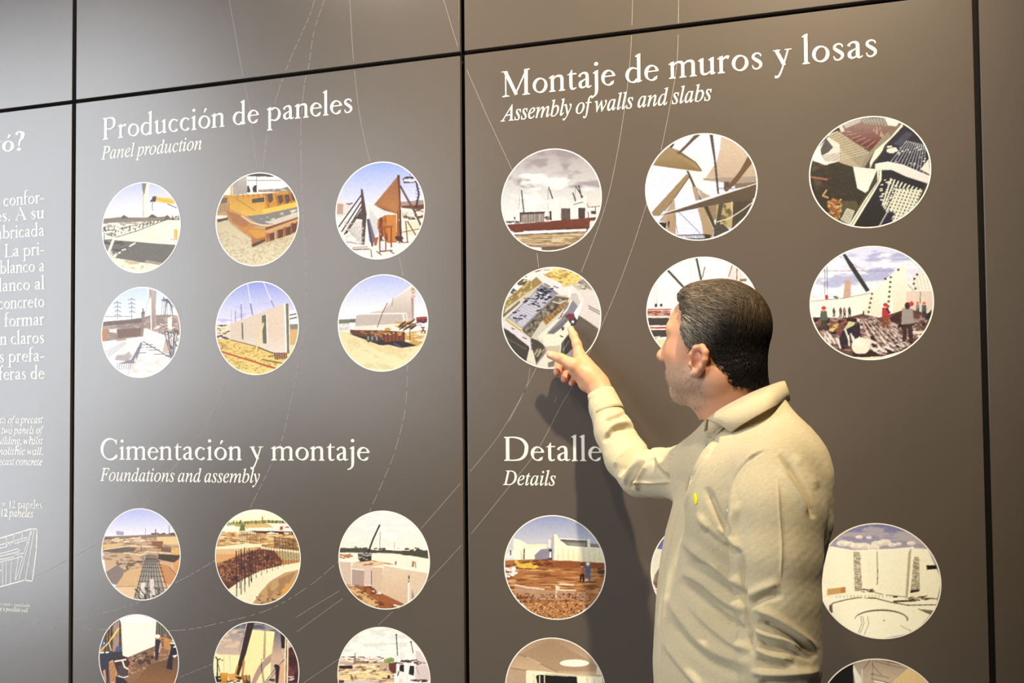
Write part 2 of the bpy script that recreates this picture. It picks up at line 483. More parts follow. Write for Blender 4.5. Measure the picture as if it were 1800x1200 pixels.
q = Paint(-.4371, 2.0498, .1271, .1302, 580, 275, 6.316)
q.g('9db2ee', 'f2eef6', 60, 540)
q.p('f1e4d8', 80, 470, 240, 540, 240, 640, 150, 700, 70, 650); q.p('c8a694', 85, 520, 150, 530, 150, 640, 80, 640); q.k('6a5a58', 3, 12, 150, 490, 240, 540, 5)
q.p('b5988a', 780, 505, 1060, 480, 1065, 560, 790, 560); q.p('7d4a38', 790, 550, 1060, 530, 1060, 580, 800, 600)
q.p('fffbee', 70, 690, 420, 560, 500, 540, 1070, 600, 1000, 900, 700, 1140, 400, 1130, 100, 850)
q.p('f6ebc8', 820, 700, 1060, 740, 960, 880, 830, 860)
q.k('7c5848', 20, 14, 830, 590, 1050, 700, 6, 2); q.k('f5e9da', 12, 18, 830, 590, 1050, 660, 8, 2)
q.p('b4774a', 490, 535, 755, 215, 780, 300, 775, 720, 745, 640, 600, 590); q.g('9c6a4c', 'c98750', 250, 640, 560, 520, 750, 245, 752, 620)
q.p('f4eee6', 410, 540, 480, 535, 600, 640, 530, 700, 450, 590); q.p('e4dcd8', 440, 570, 530, 690, 545, 830, 500, 890, 440, 700); q.p('ece4dc', 495, 545, 740, 640, 610, 648)
q.p('73503c', 490, 540, 740, 635, 610, 600)
q.p('c8763a', 530, 700, 610, 650, 735, 645, 745, 950, 640, 960, 530, 800); q.n('7a4426', 30, 60, 5, .5, 540, 680, 640, 660, 640, 930, 560, 940)
q.p('d78b42', 620, 655, 735, 645, 745, 940, 650, 930)
q.p('6b4430', 745, 205, 775, 210, 800, 940, 765, 950, 770, 520); q.p('a5653c', 740, 600, 760, 600, 775, 930, 745, 940)
q.l('6e5a52', 24, 780, 330, 930, 600, 1020, 790); q.l('4a4244', 20, 960, 300, 985, 420, 955, 560); q.h('4a4244', 6, 8, 955, 300, 945, 560, 1000, 330, 985, 560)
q.p('4d4650', 805, 250, 840, 225, 940, 225, 985, 290, 820, 300); q.k('e8e0ea', 8, 22, 830, 258, 950, 275, 7); q.l('4a4244', 8, 888, 180, 890, 230)
q.p('5f4a48', 345, 360, 365, 365, 410, 640, 385, 980, 355, 970, 360, 700, 270, 690, 350, 620)
for a_, b_ in ((430, 780), (500, 830), (560, 860), (600, 850)): q.l('5b4744', 16, 350, a_, 100 + (a_ - 430) * .5, b_)
q.p('7b7280', 410, 700, 440, 690, 500, 890, 480, 990, 440, 940); q.l('4f5062', 18, 420, 700, 470, 990)
q.l('9a5a38', 18, 540, 790, 690, 775); q.l('a5542e', 18, 680, 790, 680, 1000); q.l('a5542e', 16, 550, 820, 555, 1060); q.l('8c4a2c', 14, 560, 1050, 690, 1040); q.l('8c4a2c', 14, 620, 850, 620, 1030)
q.p('b5652f', 490, 900, 540, 890, 520, 985, 490, 990); q.l('3a3436', 12, 520, 1050, 570, 1090); q.l('3a3436', 12, 660, 1040, 710, 1075); q.l('4a3c36', 10, 455, 1030, 465, 1115)
q.l('8b5a40', 14, 840, 720, 860, 950); q.l('7a5a48', 14, 860, 720, 950, 870); q.l('8a6a58', 10, 800, 840, 1000, 800); q.l('6a5650', 12, 250, 1030, 440, 1025)
q.h('8a8086', 5, 9, 160, 720, 350, 720, 250, 870, 350, 960); q.l('6a5a58', 8, 190, 945, 380, 975); q.l('c9a58a', 14, 260, 1010, 420, 1000); q.n('e3cfc0', 60, 14, 9, .56, 150, 740, 380, 740, 380, 980, 180, 960)
q.l('8a6048', 12, 760, 955, 870, 950); q.k('5a3c30', 10, 18, 740, 890, 800, 940, 3)
q.build(PB, 'round photo of a tall brown steel formwork fin against blue sky')

q = Paint(-1.1733, 1.752, .1324, .1305, 170, 495, 6.667)
q.g('c9daf7', 'f8fbfd', 70, 440)
q.p('fdf8f6', 590, 90, 630, 95, 640, 400, 560, 420, 620, 180); q.l('c9c2c8', 8, 640, 120, 560, 380)
for x, y0 in ((245, 235), (410, 195)):
    q.l('8f8f96', 8, x, y0, x, 440)
    for k_ in range(4): q.l('7f7f88', 9, x - 38 + k_ * 4, y0 + 20 + k_ * 48, x, y0 + 5 + k_ * 48, x + 40, y0 + 22 + k_ * 48)
q.l('9a989c', 9, 90, 410, 420, 408); q.h('8a8a90', 6, 6, 760, 220, 880, 220, 750, 390, 890, 390, jit=.1); q.p('77767e', 755, 210, 830, 200, 880, 250, 760, 225); q.l('77767e', 14, 780, 190, 900, 300); q.l('60606a', 10, 820, 230, 800, 380); q.l('60606a', 10, 860, 240, 890, 400)
q.p('9b8b88', 70, 470, 300, 455, 540, 420, 620, 395, 830, 385, 960, 400, 980, 620, 700, 580, 550, 640, 70, 700)
q.n('b9a59c', 60, 26, 4, .5, 70, 480, 960, 400, 980, 600, 70, 690); q.p('7f706c', 70, 470, 540, 430, 540, 480, 70, 520)
q.p('c98e70', 60, 560, 130, 570, 120, 700, 60, 690); q.p('ece4de', 150, 555, 240, 550, 235, 600, 150, 590); q.p('857068', 240, 560, 520, 540, 520, 640, 250, 660)
q.p('c9a08c', 240, 680, 350, 660, 350, 700, 220, 700)
q.p('b3a39e', 610, 90, 700, 110, 690, 300, 705, 580, 640, 570, 630, 300); q.g('c0b2ac', 'a29490', 100, 500, 640, 100, 690, 110, 680, 560, 645, 560); q.l('fbf6f2', 12, 632, 190, 640, 560)
q.p('968884', 520, 360, 570, 350, 555, 460, 545, 600, 510, 640, 530, 460); q.l('6d6468', 16, 543, 320, 545, 370)
q.p('efe9e6', 830, 430, 880, 400, 880, 580, 830, 540); q.p('fdfbf8', 55, 705, 260, 695, 550, 660, 980, 650, 990, 900, 700, 1130, 350, 1130, 80, 850)
q.p('fffdf4', 555, 545, 580, 545, 855, 660, 800, 850, 540, 700); q.l('d9d0c8', 7, 580, 590, 830, 690); q.p('cdbdb0', 800, 680, 860, 665, 830, 850, 770, 820)
q.p('f9f4f0', 380, 720, 530, 680, 400, 900, 230, 910, 300, 780); q.p('c2b6b4', 235, 860, 330, 855, 380, 815, 420, 870, 370, 930, 215, 915); q.h('a89c9c', 5, 7, 240, 860, 370, 830, 215, 915, 360, 930)
q.p('8e8c9c', 405, 910, 520, 700, 540, 720, 455, 955, 240, 960); q.h('8c8692', 7, 8, 250, 960, 430, 960, 235, 1030, 420, 1020); q.l('a9a4a8', 6, 400, 950, 370, 1090)
for y in (740, 770, 800, 850): q.l('77747e', 9, 540 + (y - 740) * 1.2, y, 660 + (y - 740) * 1.2, y - 5)
q.l('6f6a70', 12, 545, 700, 680, 780, 800, 850); q.l('77747e', 9, 480, 775, 550, 768); q.l('77747e', 9, 470, 835, 580, 830)
q.h('8c8690', 6, 3, 100, 830, 130, 880, 330, 705, 350, 720); q.h('807880', 8, 12, 800, 590, 960, 560, 860, 860, 900, 880, jit=.1, seed=4); q.k('6a6268', 26, 9, 840, 560, 970, 780, 5, 3, .9); q.p('8a8aa4', 790, 850, 900, 860, 880, 900, 800, 870)
q.l('6a6468', 9, 840, 830, 900, 880, 970, 760); q.k('6f6668', 14, 9, 720, 570, 860, 620, 7, 2); q.k('e9e2de', 12, 11, 700, 490, 960, 600, 9, 2)
q.n('ece0d8', 90, 50, 3, .56, 450, 880, 900, 900, 700, 1130, 400, 1100)
q.build(PB, 'round photo of a pale column with two pylons and a tilted slab, bright white ground')

q = Paint(-.8015, 1.7508, .1282, .1293, 370, 485, 6.486)
q.g('8f9ce0', 'f2edf6', 60, 560)
q.n('c4c0ee', 160, 26, 3, .55, 60, 300, 700, 300, 300, 520, 60, 540)
for x0, y0, x1, y1 in ((425, 95, 480, 440), (605, 75, 720, 350)): q.l('f3f0fa', 8, x0, y0, x1, y1)
q.l('6f6a88', 12, 458, 320, 480, 440); q.l('6f6a88', 9, 350, 310, 356, 500); q.e('dcd4e4', 350, 305, 20, 14); q.l('7f7a90', 9, 287, 400, 287, 530); q.l('a9a6c4', 6, 240, 380, 240, 540); q.l('7f7a90', 10, 690, 280, 722, 352)
q.p('e8d8b4', 70, 560, 200, 540, 220, 700, 80, 700); q.k('5a4a54', 26, 15, 75, 560, 210, 720, 3); q.k('f3e6c0', 14, 18, 80, 570, 200, 640, 5)
q.p('fffdf6', 890, 400, 990, 390, 1020, 540, 890, 550); q.l('5a5654', 16, 895, 448, 1000, 425); q.l('5a5654', 16, 898, 490, 1005, 466); q.p('8a847a', 900, 550, 1015, 545, 1015, 600, 905, 610); q.p('d8b078', 900, 610, 1015, 600, 990, 780, 905, 800); q.p('e9d6a4', 900, 790, 980, 780, 930, 880, 900, 880)
q.g('ecc878', 'f4dd8c', 700, 1120, 70, 710, 230, 725, 520, 800, 720, 880, 940, 870, 800, 1060, 600, 1130, 300, 1110, 100, 860)
q.n('b98d3e', 34, 14, 6, .55, 80, 720, 520, 810, 900, 900, 600, 1120, 200, 1050, a=.75); q.n('a8803a', 14, 9, 8, .62, 80, 740, 900, 900, 600, 1120, 150, 1000)
q.p('e2cdb8', 215, 550, 850, 312, 862, 870, 720, 860, 230, 722); q.g('dcc6b2', 'ecdccb', 560, 880, 215, 700, 850, 700, 862, 870, 720, 860, 230, 722)
q.p('6e6a62', 585, 455, 632, 440, 642, 770, 598, 765); q.l('faf2e6', 10, 640, 440, 648, 770); q.p('6e6a62', 355, 535, 372, 530, 378, 725, 360, 722)
q.p('fff8ea', 836, 318, 852, 312, 870, 870, 856, 875); q.p('77746a', 856, 315, 888, 315, 900, 870, 872, 890); q.p('fbeed8', 888, 320, 896, 330, 908, 860, 898, 865)
q.l('5f523a', 10, 230, 725, 520, 800); q.l('6a5a40', 16, 540, 808, 640, 850, 740, 885); q.l('f4dd8c', 16, 605, 540, 560, 700, 510, 890)
q.p('a97c5c', 720, 870, 860, 870, 880, 940, 740, 950); q.h('5a4030', 8, 6, 730, 870, 865, 875, 735, 945, 870, 940); q.l('7a6040', 14, 590, 950, 840, 995); q.l('5a4838', 12, 660, 915, 730, 905)
q.l('c2483a', 18, 130, 860, 400, 945, 760, 1055); q.l('8a4438', 8, 560, 1000, 760, 1055); q.l('8a6a3a', 8, 120, 840, 150, 790, 195, 800)
q.build(PB, 'round photo of a long pale wall panel propped on yellow ground')

q = Paint(-.4306, 1.751, .128, .1286, 585, 475, 6.316)
q.g('b3bbea', 'fbfaf9', 45, 500); q.l('e6e4f4', 12, 350, 268, 430, 262, 490, 240, a=.7)
q.p('7c8068', 60, 545, 180, 540, 190, 600, 60, 600); q.p('d8cfc4', 65, 590, 190, 585, 230, 660, 70, 665); q.k('f5efe6', 12, 14, 70, 600, 220, 650, 4); q.p('77706a', 185, 540, 265, 540, 275, 580, 185, 580)
q.p('f7e6bc', 60, 665, 180, 680, 540, 830, 940, 840, 1050, 640, 1040, 760, 900, 980, 700, 1100, 400, 1100, 150, 930)
q.g('f3e2ac', 'fbf0be', 700, 1100, 60, 670, 200, 700, 545, 830, 930, 840, 1000, 800, 700, 1110, 400, 1110, 120, 900)
q.n('e6cf94', 120, 40, 6, .52, 100, 700, 900, 860, 700, 1100, 300, 1080, a=.6, rot=.5)
q.p('d9a860', 800, 680, 1040, 660, 1010, 790, 940, 840, 800, 790); q.n('fbeccc', 60, 12, 4, .5, 800, 670, 1040, 680, 1000, 800, 800, 790)
q.p('dccabd', 262, 500, 510, 450, 620, 360, 760, 250, 870, 170, 900, 210, 880, 380, 880, 560, 700, 600, 250, 620); q.g('e8d9cc', 'd0bdae', 250, 480, 500, 465, 870, 180, 890, 200, 870, 540, 500, 480)
q.p('f5e8da', 500, 450, 640, 340, 870, 165, 880, 190, 700, 310, 540, 460); q.p('a9948a', 868, 300, 905, 300, 900, 550, 880, 560); q.p('ead9c8', 875, 190, 925, 220, 910, 340, 900, 560, 895, 560, 895, 310, 870, 300); q.k('b59c80', 8, 12, 880, 200, 900, 300, 3)
q.p('cdbdb2', 265, 500, 780, 480, 790, 600, 250, 615); q.l('f7f0e6', 16, 300, 485, 780, 478, 792, 560); q.l('efe5da', 14, 780, 470, 815, 478, 828, 560)
q.p('f6ebd4', 240, 622, 750, 590, 760, 665, 240, 665); q.l('5a504e', 8, 605, 365, 545, 490, 495, 630); q.l('7a706c', 6, 670, 310, 655, 400)
q.p('6b4638', 190, 660, 540, 665, 800, 680, 800, 790, 560, 800, 520, 830, 200, 700); q.n('b07a50', 40, 20, 5, .5, 240, 660, 790, 680, 790, 780, 560, 780)
q.p('3e302e', 170, 700, 540, 770, 800, 790, 940, 835, 760, 860, 620, 825, 540, 832); q.l('6a7090', 10, 680, 810, 760, 850)
for x in (400, 445, 495): q.e('4c4444', x, 755 + (x - 400) * .1, 26, 44); q.e('a09890', x - 6, 752, 10, 26)
q.p('8a4e32', 560, 690, 790, 680, 795, 775, 560, 795); q.h('5a3426', 10, 6, 570, 690, 780, 685, 570, 790, 785, 775); q.k('e8c070', 8, 10, 570, 690, 780, 720, 4)
q.k('d9a860', 20, 16, 720, 570, 880, 640, 5, 2); q.k('5a4236', 20, 12, 760, 570, 930, 650, 6, 3, -.5); q.p('a85048', 920, 520, 1045, 510, 1045, 580, 930, 590); q.k('5a3c48', 14, 16, 930, 540, 1040, 640, 7); q.k('f3e6da', 8, 14, 940, 580, 1040, 640, 8)
q.l('4a4040', 12, 985, 690, 1000, 650, 1025, 695); q.l('4a4040', 8, 855, 640, 855, 780); q.e('c9a050', 610, 655, 34, 18)
q.build(PB, 'round photo of a flatbed lorry loaded with a curved white panel')

# --- panel B, second block
q = Paint(-1.1706, 1.1203, .1314, .1301, 170, 885, 6.667)
q.g('a9b2e6', 'eeeaf2', 50, 380)
q.p('a2a0b4', 230, 318, 318, 330, 318, 370, 235, 368); q.l('7a7684', 14, 690, 305, 690, 365); q.l('8a8694', 6, 572, 290, 572, 370); q.l('7a7070', 8, 848, 250, 850, 360)
q.p('8f7a6a', 70, 385, 250, 380, 600, 365, 760, 355, 940, 350, 950, 400, 600, 420, 70, 440); q.p('5f5650', 80, 395, 180, 400, 190, 450, 90, 465); q.k('5f4a40', 14, 12, 640, 345, 930, 365, 4)
q.g('c2a288', 'd9b48c', 420, 900, 60, 420, 600, 400, 960, 395, 990, 650, 940, 860, 700, 1130, 430, 1130, 120, 850)
q.n('8a6c58', 70, 18, 5, .5, 60, 400, 960, 390, 980, 640, 600, 700, 60, 650, a=.8); q.p('ddb97e', 80, 480, 300, 460, 300, 490, 80, 525); q.p('e2c490', 700, 390, 945, 385, 950, 480, 720, 470); q.k('f0dcb8', 18, 11, 200, 400, 620, 450, 6, 2)
q.p('6e6258', 70, 540, 330, 505, 460, 520, 440, 560, 280, 575, 80, 560); q.l('efd8b4', 12, 60, 540, 400, 492, 640, 505); q.l('eed3aa', 12, 320, 580, 540, 600, 590, 560, 860, 580)
q.p('4f443c', 720, 590, 975, 600, 960, 650, 900, 690, 720, 650); q.p('7a6454', 750, 505, 870, 520, 870, 575, 750, 560); q.h('e2b868', 10, 6, 880, 500, 950, 520, 880, 590, 950, 600)
q.p('8d6248', 640, 440, 780, 440, 770, 500, 730, 540, 700, 500, 650, 490); q.p('8a7662', 520, 470, 540, 560, 510, 560)
q.n('5d5048', 40, 26, 8, .5, 190, 600, 560, 640, 520, 760, 330, 800, 230, 700, a=.9)
q.p('8a7c74', 110, 800, 250, 710, 330, 780, 300, 860, 230, 950, 170, 930); q.n('b8a496', 40, 30, 9, .5, 200, 600, 380, 640, 330, 790, 250, 720)
q.p('d8b084', 345, 790, 520, 745, 500, 880, 450, 970, 220, 970); q.p('e6c69c', 220, 970, 460, 975, 440, 1110, 330, 1080); q.l('b58a62', 7, 340, 780, 520, 735); q.l('b58a62', 8, 220, 970, 460, 965)
q.p('c98f60', 720, 700, 830, 720, 920, 850, 860, 950, 790, 930); q.p('d99c60', 900, 690, 975, 650, 975, 780, 925, 850, 890, 790); q.l('5a4234', 9, 850, 740, 930, 840)
q.p('a39a90', 560, 610, 690, 610, 800, 1040, 650, 1130, 440, 1110, 500, 880); q.h('4a403c', 8, 9, 590, 600, 700, 600, 440, 1110, 830, 1010)
for i in range(11):
    y = 640 + i * i * 4.2; q.l('4d4440', 7, 590 - i * 13, y, 700 + i * 13, y + 4)
q.p('ded2c8', 625, 880, 670, 880, 690, 1110, 625, 1120); q.p('e6dacd', 520, 925, 572, 920, 560, 1120, 500, 1110); q.k('3f3834', 60, 9, 450, 980, 790, 1120, 5, 2, .8)
q.build(PB, 'round photo of a foundation trench with reinforcement running to the horizon')

q = Paint(-.7997, 1.1247, .1308, .1296, 370, 885, 6.316)
q.g('fbf6d8', 'f6efc6', 60, 220)
q.p('a79b52', 190, 215, 420, 195, 600, 185, 840, 190, 900, 260, 560, 270, 180, 250); q.k('5d6438', 34, 15, 200, 200, 840, 215, 5, .6, 1.57); q.l('8a4a30', 12, 575, 150, 580, 200)
q.p('d8b674', 390, 230, 620, 220, 700, 265, 400, 280); q.p('f8f3dc', 150, 250, 270, 240, 300, 300, 130, 310); q.p('f8f0d8', 620, 215, 860, 225, 930, 320, 400, 300, 420, 270, 700, 265)
q.p('6d6c3e', 345, 220, 380, 240, 388, 300, 320, 305); q.p('4a2e2a', 440, 300, 920, 310, 920, 345, 560, 345); q.p('c8342c', 775, 252, 805, 255, 800, 295, 765, 292); q.p('d4453a', 825, 252, 885, 258, 885, 272, 825, 268); q.k('f3ead0', 10, 12, 640, 320, 900, 335, 6)
q.g('cf9f60', 'b9824a', 310, 640, 110, 310, 560, 330, 930, 345, 990, 520, 990, 650, 300, 900, 60, 700, 60, 480)
q.n('8b5f3e', 50, 16, 5, .48, 100, 310, 940, 350, 980, 520, 60, 480, a=.85); q.n('f0d8a4', 60, 10, 7, .52, 100, 310, 600, 330, 940, 360, 980, 480, 80, 480)
q.h('7a5238', 6, 14, 330, 310, 560, 310, 325, 430, 550, 430, jit=.02); q.l('8a6040', 7, 330, 350, 560, 345)
q.p('f3e5bc', 65, 480, 400, 442, 560, 450, 570, 480, 300, 500, 65, 505); q.p('dfb985', 65, 505, 300, 500, 540, 490, 300, 560, 280, 600, 70, 620); q.p('d9a066', 60, 560, 290, 560, 290, 620, 70, 660)
q.p('6a3e2e', 70, 670, 300, 580, 560, 500, 680, 490, 800, 640, 780, 690, 500, 770, 300, 880, 200, 950, 100, 820); q.n('a9714e', 24, 18, 8, .5, 70, 660, 600, 500, 790, 650, 300, 870, 120, 850); q.n('3f2420', 40, 30, 9, .55, 100, 700, 600, 520, 760, 660, 280, 860, 190, 940)
q.p('e9dcb0', 560, 480, 980, 520, 995, 560, 700, 520, 560, 500); q.p('b6a274', 760, 520, 990, 550, 995, 630, 820, 625, 760, 580)
q.h('6a4630', 6, 30, 700, 370, 960, 400, 710, 490, 970, 520, jit=.01)
q.p('f0e6c0', 200, 950, 340, 850, 560, 740, 800, 680, 1000, 648, 1000, 710, 800, 770, 620, 900, 470, 1105, 350, 1080, 240, 1010)
q.p('c29a6c', 470, 1105, 560, 970, 660, 860, 820, 765, 975, 730, 970, 800, 850, 990, 640, 1120); q.n('a57d54', 60, 100, 4, .5, 480, 1100, 640, 880, 950, 750, 800, 1000, 600, 1110); q.p('d8a052', 800, 940, 950, 850, 860, 990, 760, 1030); q.n('6a4630', 30, 12, 4, .55, 500, 1030, 800, 980, 760, 1080, 560, 1110)
for i in range(24):
    t = i / 23; x = 290 + 690 * t ** 1.0; yb = 985 - 345 * t ** .62; yt = 525 - 60 * t; q.l('4f3428', 9 - 5 * t, x - 5, yt, x + 8, yb - (0 if i % 2 else 60) * (1 - t))
for x, yt, yb in ((290, 530, 1025), (340, 510, 1000), (380, 490, 975), (428, 500, 920), (455, 520, 870)): q.l('3f2a22', 10, x, yt, x + 3, yb)
q.build(PB, 'round photo of rebar rising from a curved concrete wall on brown earth')

q = Paint(-.4307, 1.1296, .1284, .1287, 585, 890, 6.316)
q.g('e8e2e0', 'f7ecd6', 45, 480); q.n('fff8e6', 130, 40, 3, .5, 60, 60, 1060, 60, 1060, 480, 60, 480, a=.8); q.e('fff6dc', 310, 200, 70, 30, a=.7); q.e('fff6dc', 570, 95, 70, 25, a=.6)
q.p('4f4a3e', 75, 460, 250, 462, 380, 465, 480, 490, 560, 478, 700, 490, 860, 490, 1050, 485, 1060, 580, 860, 545, 420, 515, 75, 510); q.k('4f4a3e', 30, 14, 80, 460, 1040, 490, 4)
q.p('f8edd2', 70, 515, 420, 515, 650, 520, 760, 530, 770, 545, 960, 560, 970, 575, 1065, 585, 1060, 720, 560, 640, 430, 600, 70, 600); q.k('b8744c', 14, 12, 80, 530, 200, 570, 5, 2)
q.p('e6c49c', 210, 625, 440, 595, 700, 640, 440, 665, 240, 660); q.n('a8683e', 60, 14, 6, .5, 210, 620, 440, 595, 680, 640, 300, 655)
q.p('3c3632', 280, 520, 430, 520, 430, 600, 310, 615, 285, 580); q.k('b8a898', 16, 10, 290, 520, 430, 590, 7); q.l('5a504a', 14, 250, 445, 370, 530); q.l('352f2c', 20, 520, 210, 450, 360, 395, 510); q.l('4a4240', 6, 525, 285, 525, 470); q.l('8a8480', 6, 685, 400, 685, 480)
q.p('d8bca4', 70, 610, 205, 620, 205, 880, 130, 840); q.p('b59a8c', 213, 695, 350, 710, 350, 880, 213, 870); q.p('dcc2ac', 210, 655, 440, 665, 440, 870, 355, 870, 350, 700, 213, 690); q.l('faf0de', 9, 70, 605, 200, 612, 290, 600); q.l('faf0de', 8, 210, 688, 350, 700); q.l('5a4a42', 9, 430, 710, 432, 870)
q.p('d8bb9c', 440, 670, 560, 680, 545, 950, 440, 935); q.p('e0c4a6', 570, 645, 1050, 735, 1030, 860, 900, 1010, 800, 1080, 530, 1000); q.g('e4caac', 'd9b894', 650, 1050, 575, 650, 840, 700, 830, 1070, 540, 990); q.l('fff6e2', 14, 570, 645, 800, 690, 1055, 730)
q.p('a05f38', 140, 850, 220, 880, 440, 880, 440, 940, 540, 960, 800, 1080, 700, 1130, 500, 1130, 300, 1060); q.n('6f3f26', 40, 24, 7, .52, 150, 860, 440, 880, 540, 1000, 700, 1120, 400, 1110); q.p('dcb078', 150, 850, 330, 930, 500, 1050, 510, 1120, 400, 1090, 220, 980); q.n('8a5230', 40, 16, 8, .45, 150, 860, 330, 930, 510, 1060, 500, 1120, 250, 1000)
q.l('f6efe4', 18, 845, 840, 838, 1050); q.l('4a3a32', 16, 845, 770, 845, 800); q.l('4a3a32', 14, 843, 825, 843, 835); q.p('9a8c84', 870, 1030, 880, 915, 905, 1000); q.p('b07a4a', 880, 605, 905, 605, 900, 670, 872, 668); q.l('5a3c30', 9, 912, 615, 920, 675); q.l('5a3c30', 14, 700, 612, 698, 640); q.l('f6eee0', 14, 680, 1090, 740, 1105); q.l('f6eee0', 12, 490, 960, 530, 965)
q.build(PB, 'round photo of beige wall blocks with a black crane boom under a cloudy sky')

q = Paint(-1.1764, .8225, .1324, .1288, 165, 1070, 9.231)
q.g('6a5c52', '7b5f48', 100, 1200); q.n('9a6f4e', 60, 40, 3, .5, 100, 100, 450, 100, 450, 700, 100, 700)
q.h('3f3836', 22, 6, 200, 200, 430, 200, 190, 700, 430, 700); q.h('b49c90', 20, 3, 340, 260, 400, 200, 330, 680, 390, 600)
q.p('5a564e', 1015, 180, 1180, 200, 1300, 480, 1000, 480); q.h('8a8070', 8, 5, 1040, 220, 1220, 280, 1040, 440, 1220, 440)
q.n('c28a56', 40, 26, 6, .48, 1000, 450, 1300, 470, 1250, 680, 1000, 680); q.p('c08850', 1130, 490, 1240, 490, 1230, 670, 1140, 660)
q.p('8a6a50', 560, 800, 1000, 620, 1380, 700, 1380, 1200, 400, 1200); q.g('5f4a3c', '8c6444', 700, 1200, 640, 1200, 900, 900, 1380, 760, 1380, 1200); q.n('d29a6e', 36, 30, 8, .5, 560, 830, 860, 760, 840, 960, 560, 1090)
q.n('4a3a36', 50, 60, 9, .5, 560, 790, 1000, 640, 980, 880, 620, 960); q.h('5f4a40', 8, 12, 560, 860, 860, 780, 560, 1060, 840, 940)
q.p('fbf6dc', 440, 150, 1015, 130, 990, 600, 560, 780, 470, 760); q.p('fdf9e8', 420, 160, 720, 80, 1015, 190, 1010, 230, 440, 230)
q.l('f0d25a', 16, 110, 680, 250, 540, 400, 310); q.l('f0d25a', 12, 250, 540, 415, 320); q.l('e8dcc0', 12, 250, 560, 285, 670); q.e('4a68a8', 165, 570, 36, 34); q.e('4a5a9a', 400, 640, 44, 34); q.e('cfe0f0', 170, 555, 12, 10)
q.p('3c3c48', 100, 720, 360, 690, 470, 700, 470, 780, 330, 840, 250, 900, 250, 1200, 180, 1200, 110, 960); q.l('f6f2ea', 22, 110, 710, 160, 705); q.l('f6f2ea', 22, 205, 705, 235, 702)
q.p('cf9a68', 250, 860, 310, 820, 380, 1040, 350, 1200, 270, 1200, 250, 960); q.p('c99668', 150, 1000, 190, 980, 210, 1180, 170, 1120); q.h('7a5238', 7, 6, 260, 880, 340, 850, 270, 1180, 350, 1160)
q.p('4a3038', 390, 800, 470, 750, 540, 790, 590, 860, 560, 940, 550, 1080, 440, 1090, 390, 1040, 340, 880); q.p('4f4648', 400, 920, 470, 900, 550, 980, 550, 1070, 450, 1100, 395, 1040); q.l('f5f0e2', 22, 350, 848, 520, 820); q.l('e9e0b8', 26, 470, 850, 500, 940, 555, 970); q.l('f5f0e2', 14, 400, 1085, 480, 1110, 560, 1090); q.p('34303a', 360, 1090, 480, 1115, 560, 1200, 350, 1200)
q.p('34303c', 1000, 490, 1080, 500, 1060, 720, 1030, 840, 990, 820, 995, 640); q.e('f3eee4', 1035, 445, 40, 32); q.l('c8a0a0', 24, 1085, 560, 1060, 700); q.l('e2a890', 16, 980, 700, 985, 760); q.e('b86a58', 1160, 430, 26, 20)
q.p('2f2c38', 1240, 560, 1320, 560, 1350, 720, 1280, 780, 1270, 990, 1170, 960, 1220, 740); q.l('c8b48a', 10, 1245, 600, 1215, 740); q.k('f0ece8', 5, 20, 1270, 500, 1330, 640, 4); q.k('f0ece8', 3, 16, 1270, 700, 1320, 790, 5)
q.k('c08a6a', 12, 14, 1060, 720, 1180, 840, 5); q.k('b09080', 14, 12, 620, 740, 830, 830, 6)
q.build(PB, 'round photo of workers in dark clothes beside a hanging cream slab, lower left of its panel')

q = Paint(-.8046, .8221, .1309, .1281, 370, 1080, 10)
q.g('7d7a86', 'cdb09a', 110, 700); q.n('d8bda0', 220, 60, 3, .48, 100, 300, 700, 250, 600, 700, 60, 700, a=.9); q.n('5a5664', 160, 70, 4, .55, 300, 100, 1300, 100, 1300, 320, 200, 330)
q.p('f3e6ae', 60, 650, 150, 700, 500, 710, 700, 720, 700, 1200, 60, 1200); q.l('a89a78', 8, 343, 720, 343, 1010); q.l('c9ba90', 8, 240, 720, 240, 1000)
q.p('f4e3a4', 735, 270, 1130, 300, 1075, 680, 1050, 900, 960, 1200, 560, 1200, 640, 620); q.p('b49a80', 945, 290, 975, 290, 965, 780, 920, 800); q.g('f6e7a8', 'efdf9c', 280, 900, 975, 295, 1125, 312, 1085, 660, 968, 760)
q.p('b09080', 1075, 680, 980, 760, 850, 900, 760, 1080, 720, 1200, 800, 1200, 870, 1060, 960, 920, 1060, 830); q.g('6a6878', 'cbaa8e', 320, 760, 1130, 310, 1240, 330, 1240, 640, 1290, 760, 1060, 950, 1080, 660)
q.p('d8a884', 1200, 900, 1300, 780, 1300, 1200, 1190, 1200); q.p('f3e6ae', 950, 950, 1060, 830, 1060, 1080, 940, 1190)
q.p('37281f', 650, 140, 780, 140, 740, 270, 660, 560, 640, 640, 500, 1080, 440, 1060, 560, 560); q.l('e9dccb', 9, 640, 160, 590, 340, 520, 640); q.l('4a352c', 9, 620, 180, 580, 380, 510, 640); q.p('2a221e', 1230, 320, 1310, 390, 1305, 590, 1245, 600)
q.l('f3ddb0', 20, 1320, 400, 1300, 1200); q.l('5a3a30', 16, 1338, 400, 1325, 1200); q.l('f6e4ba', 16, 1357, 430, 1345, 1200); q.p('45262a', 1370, 590, 1430, 560, 1560, 850, 1560, 1200, 1360, 1200); q.n('6a3c3e', 40, 160, 4, .5, 1370, 590, 1560, 800, 1560, 1100, 1370, 1100)
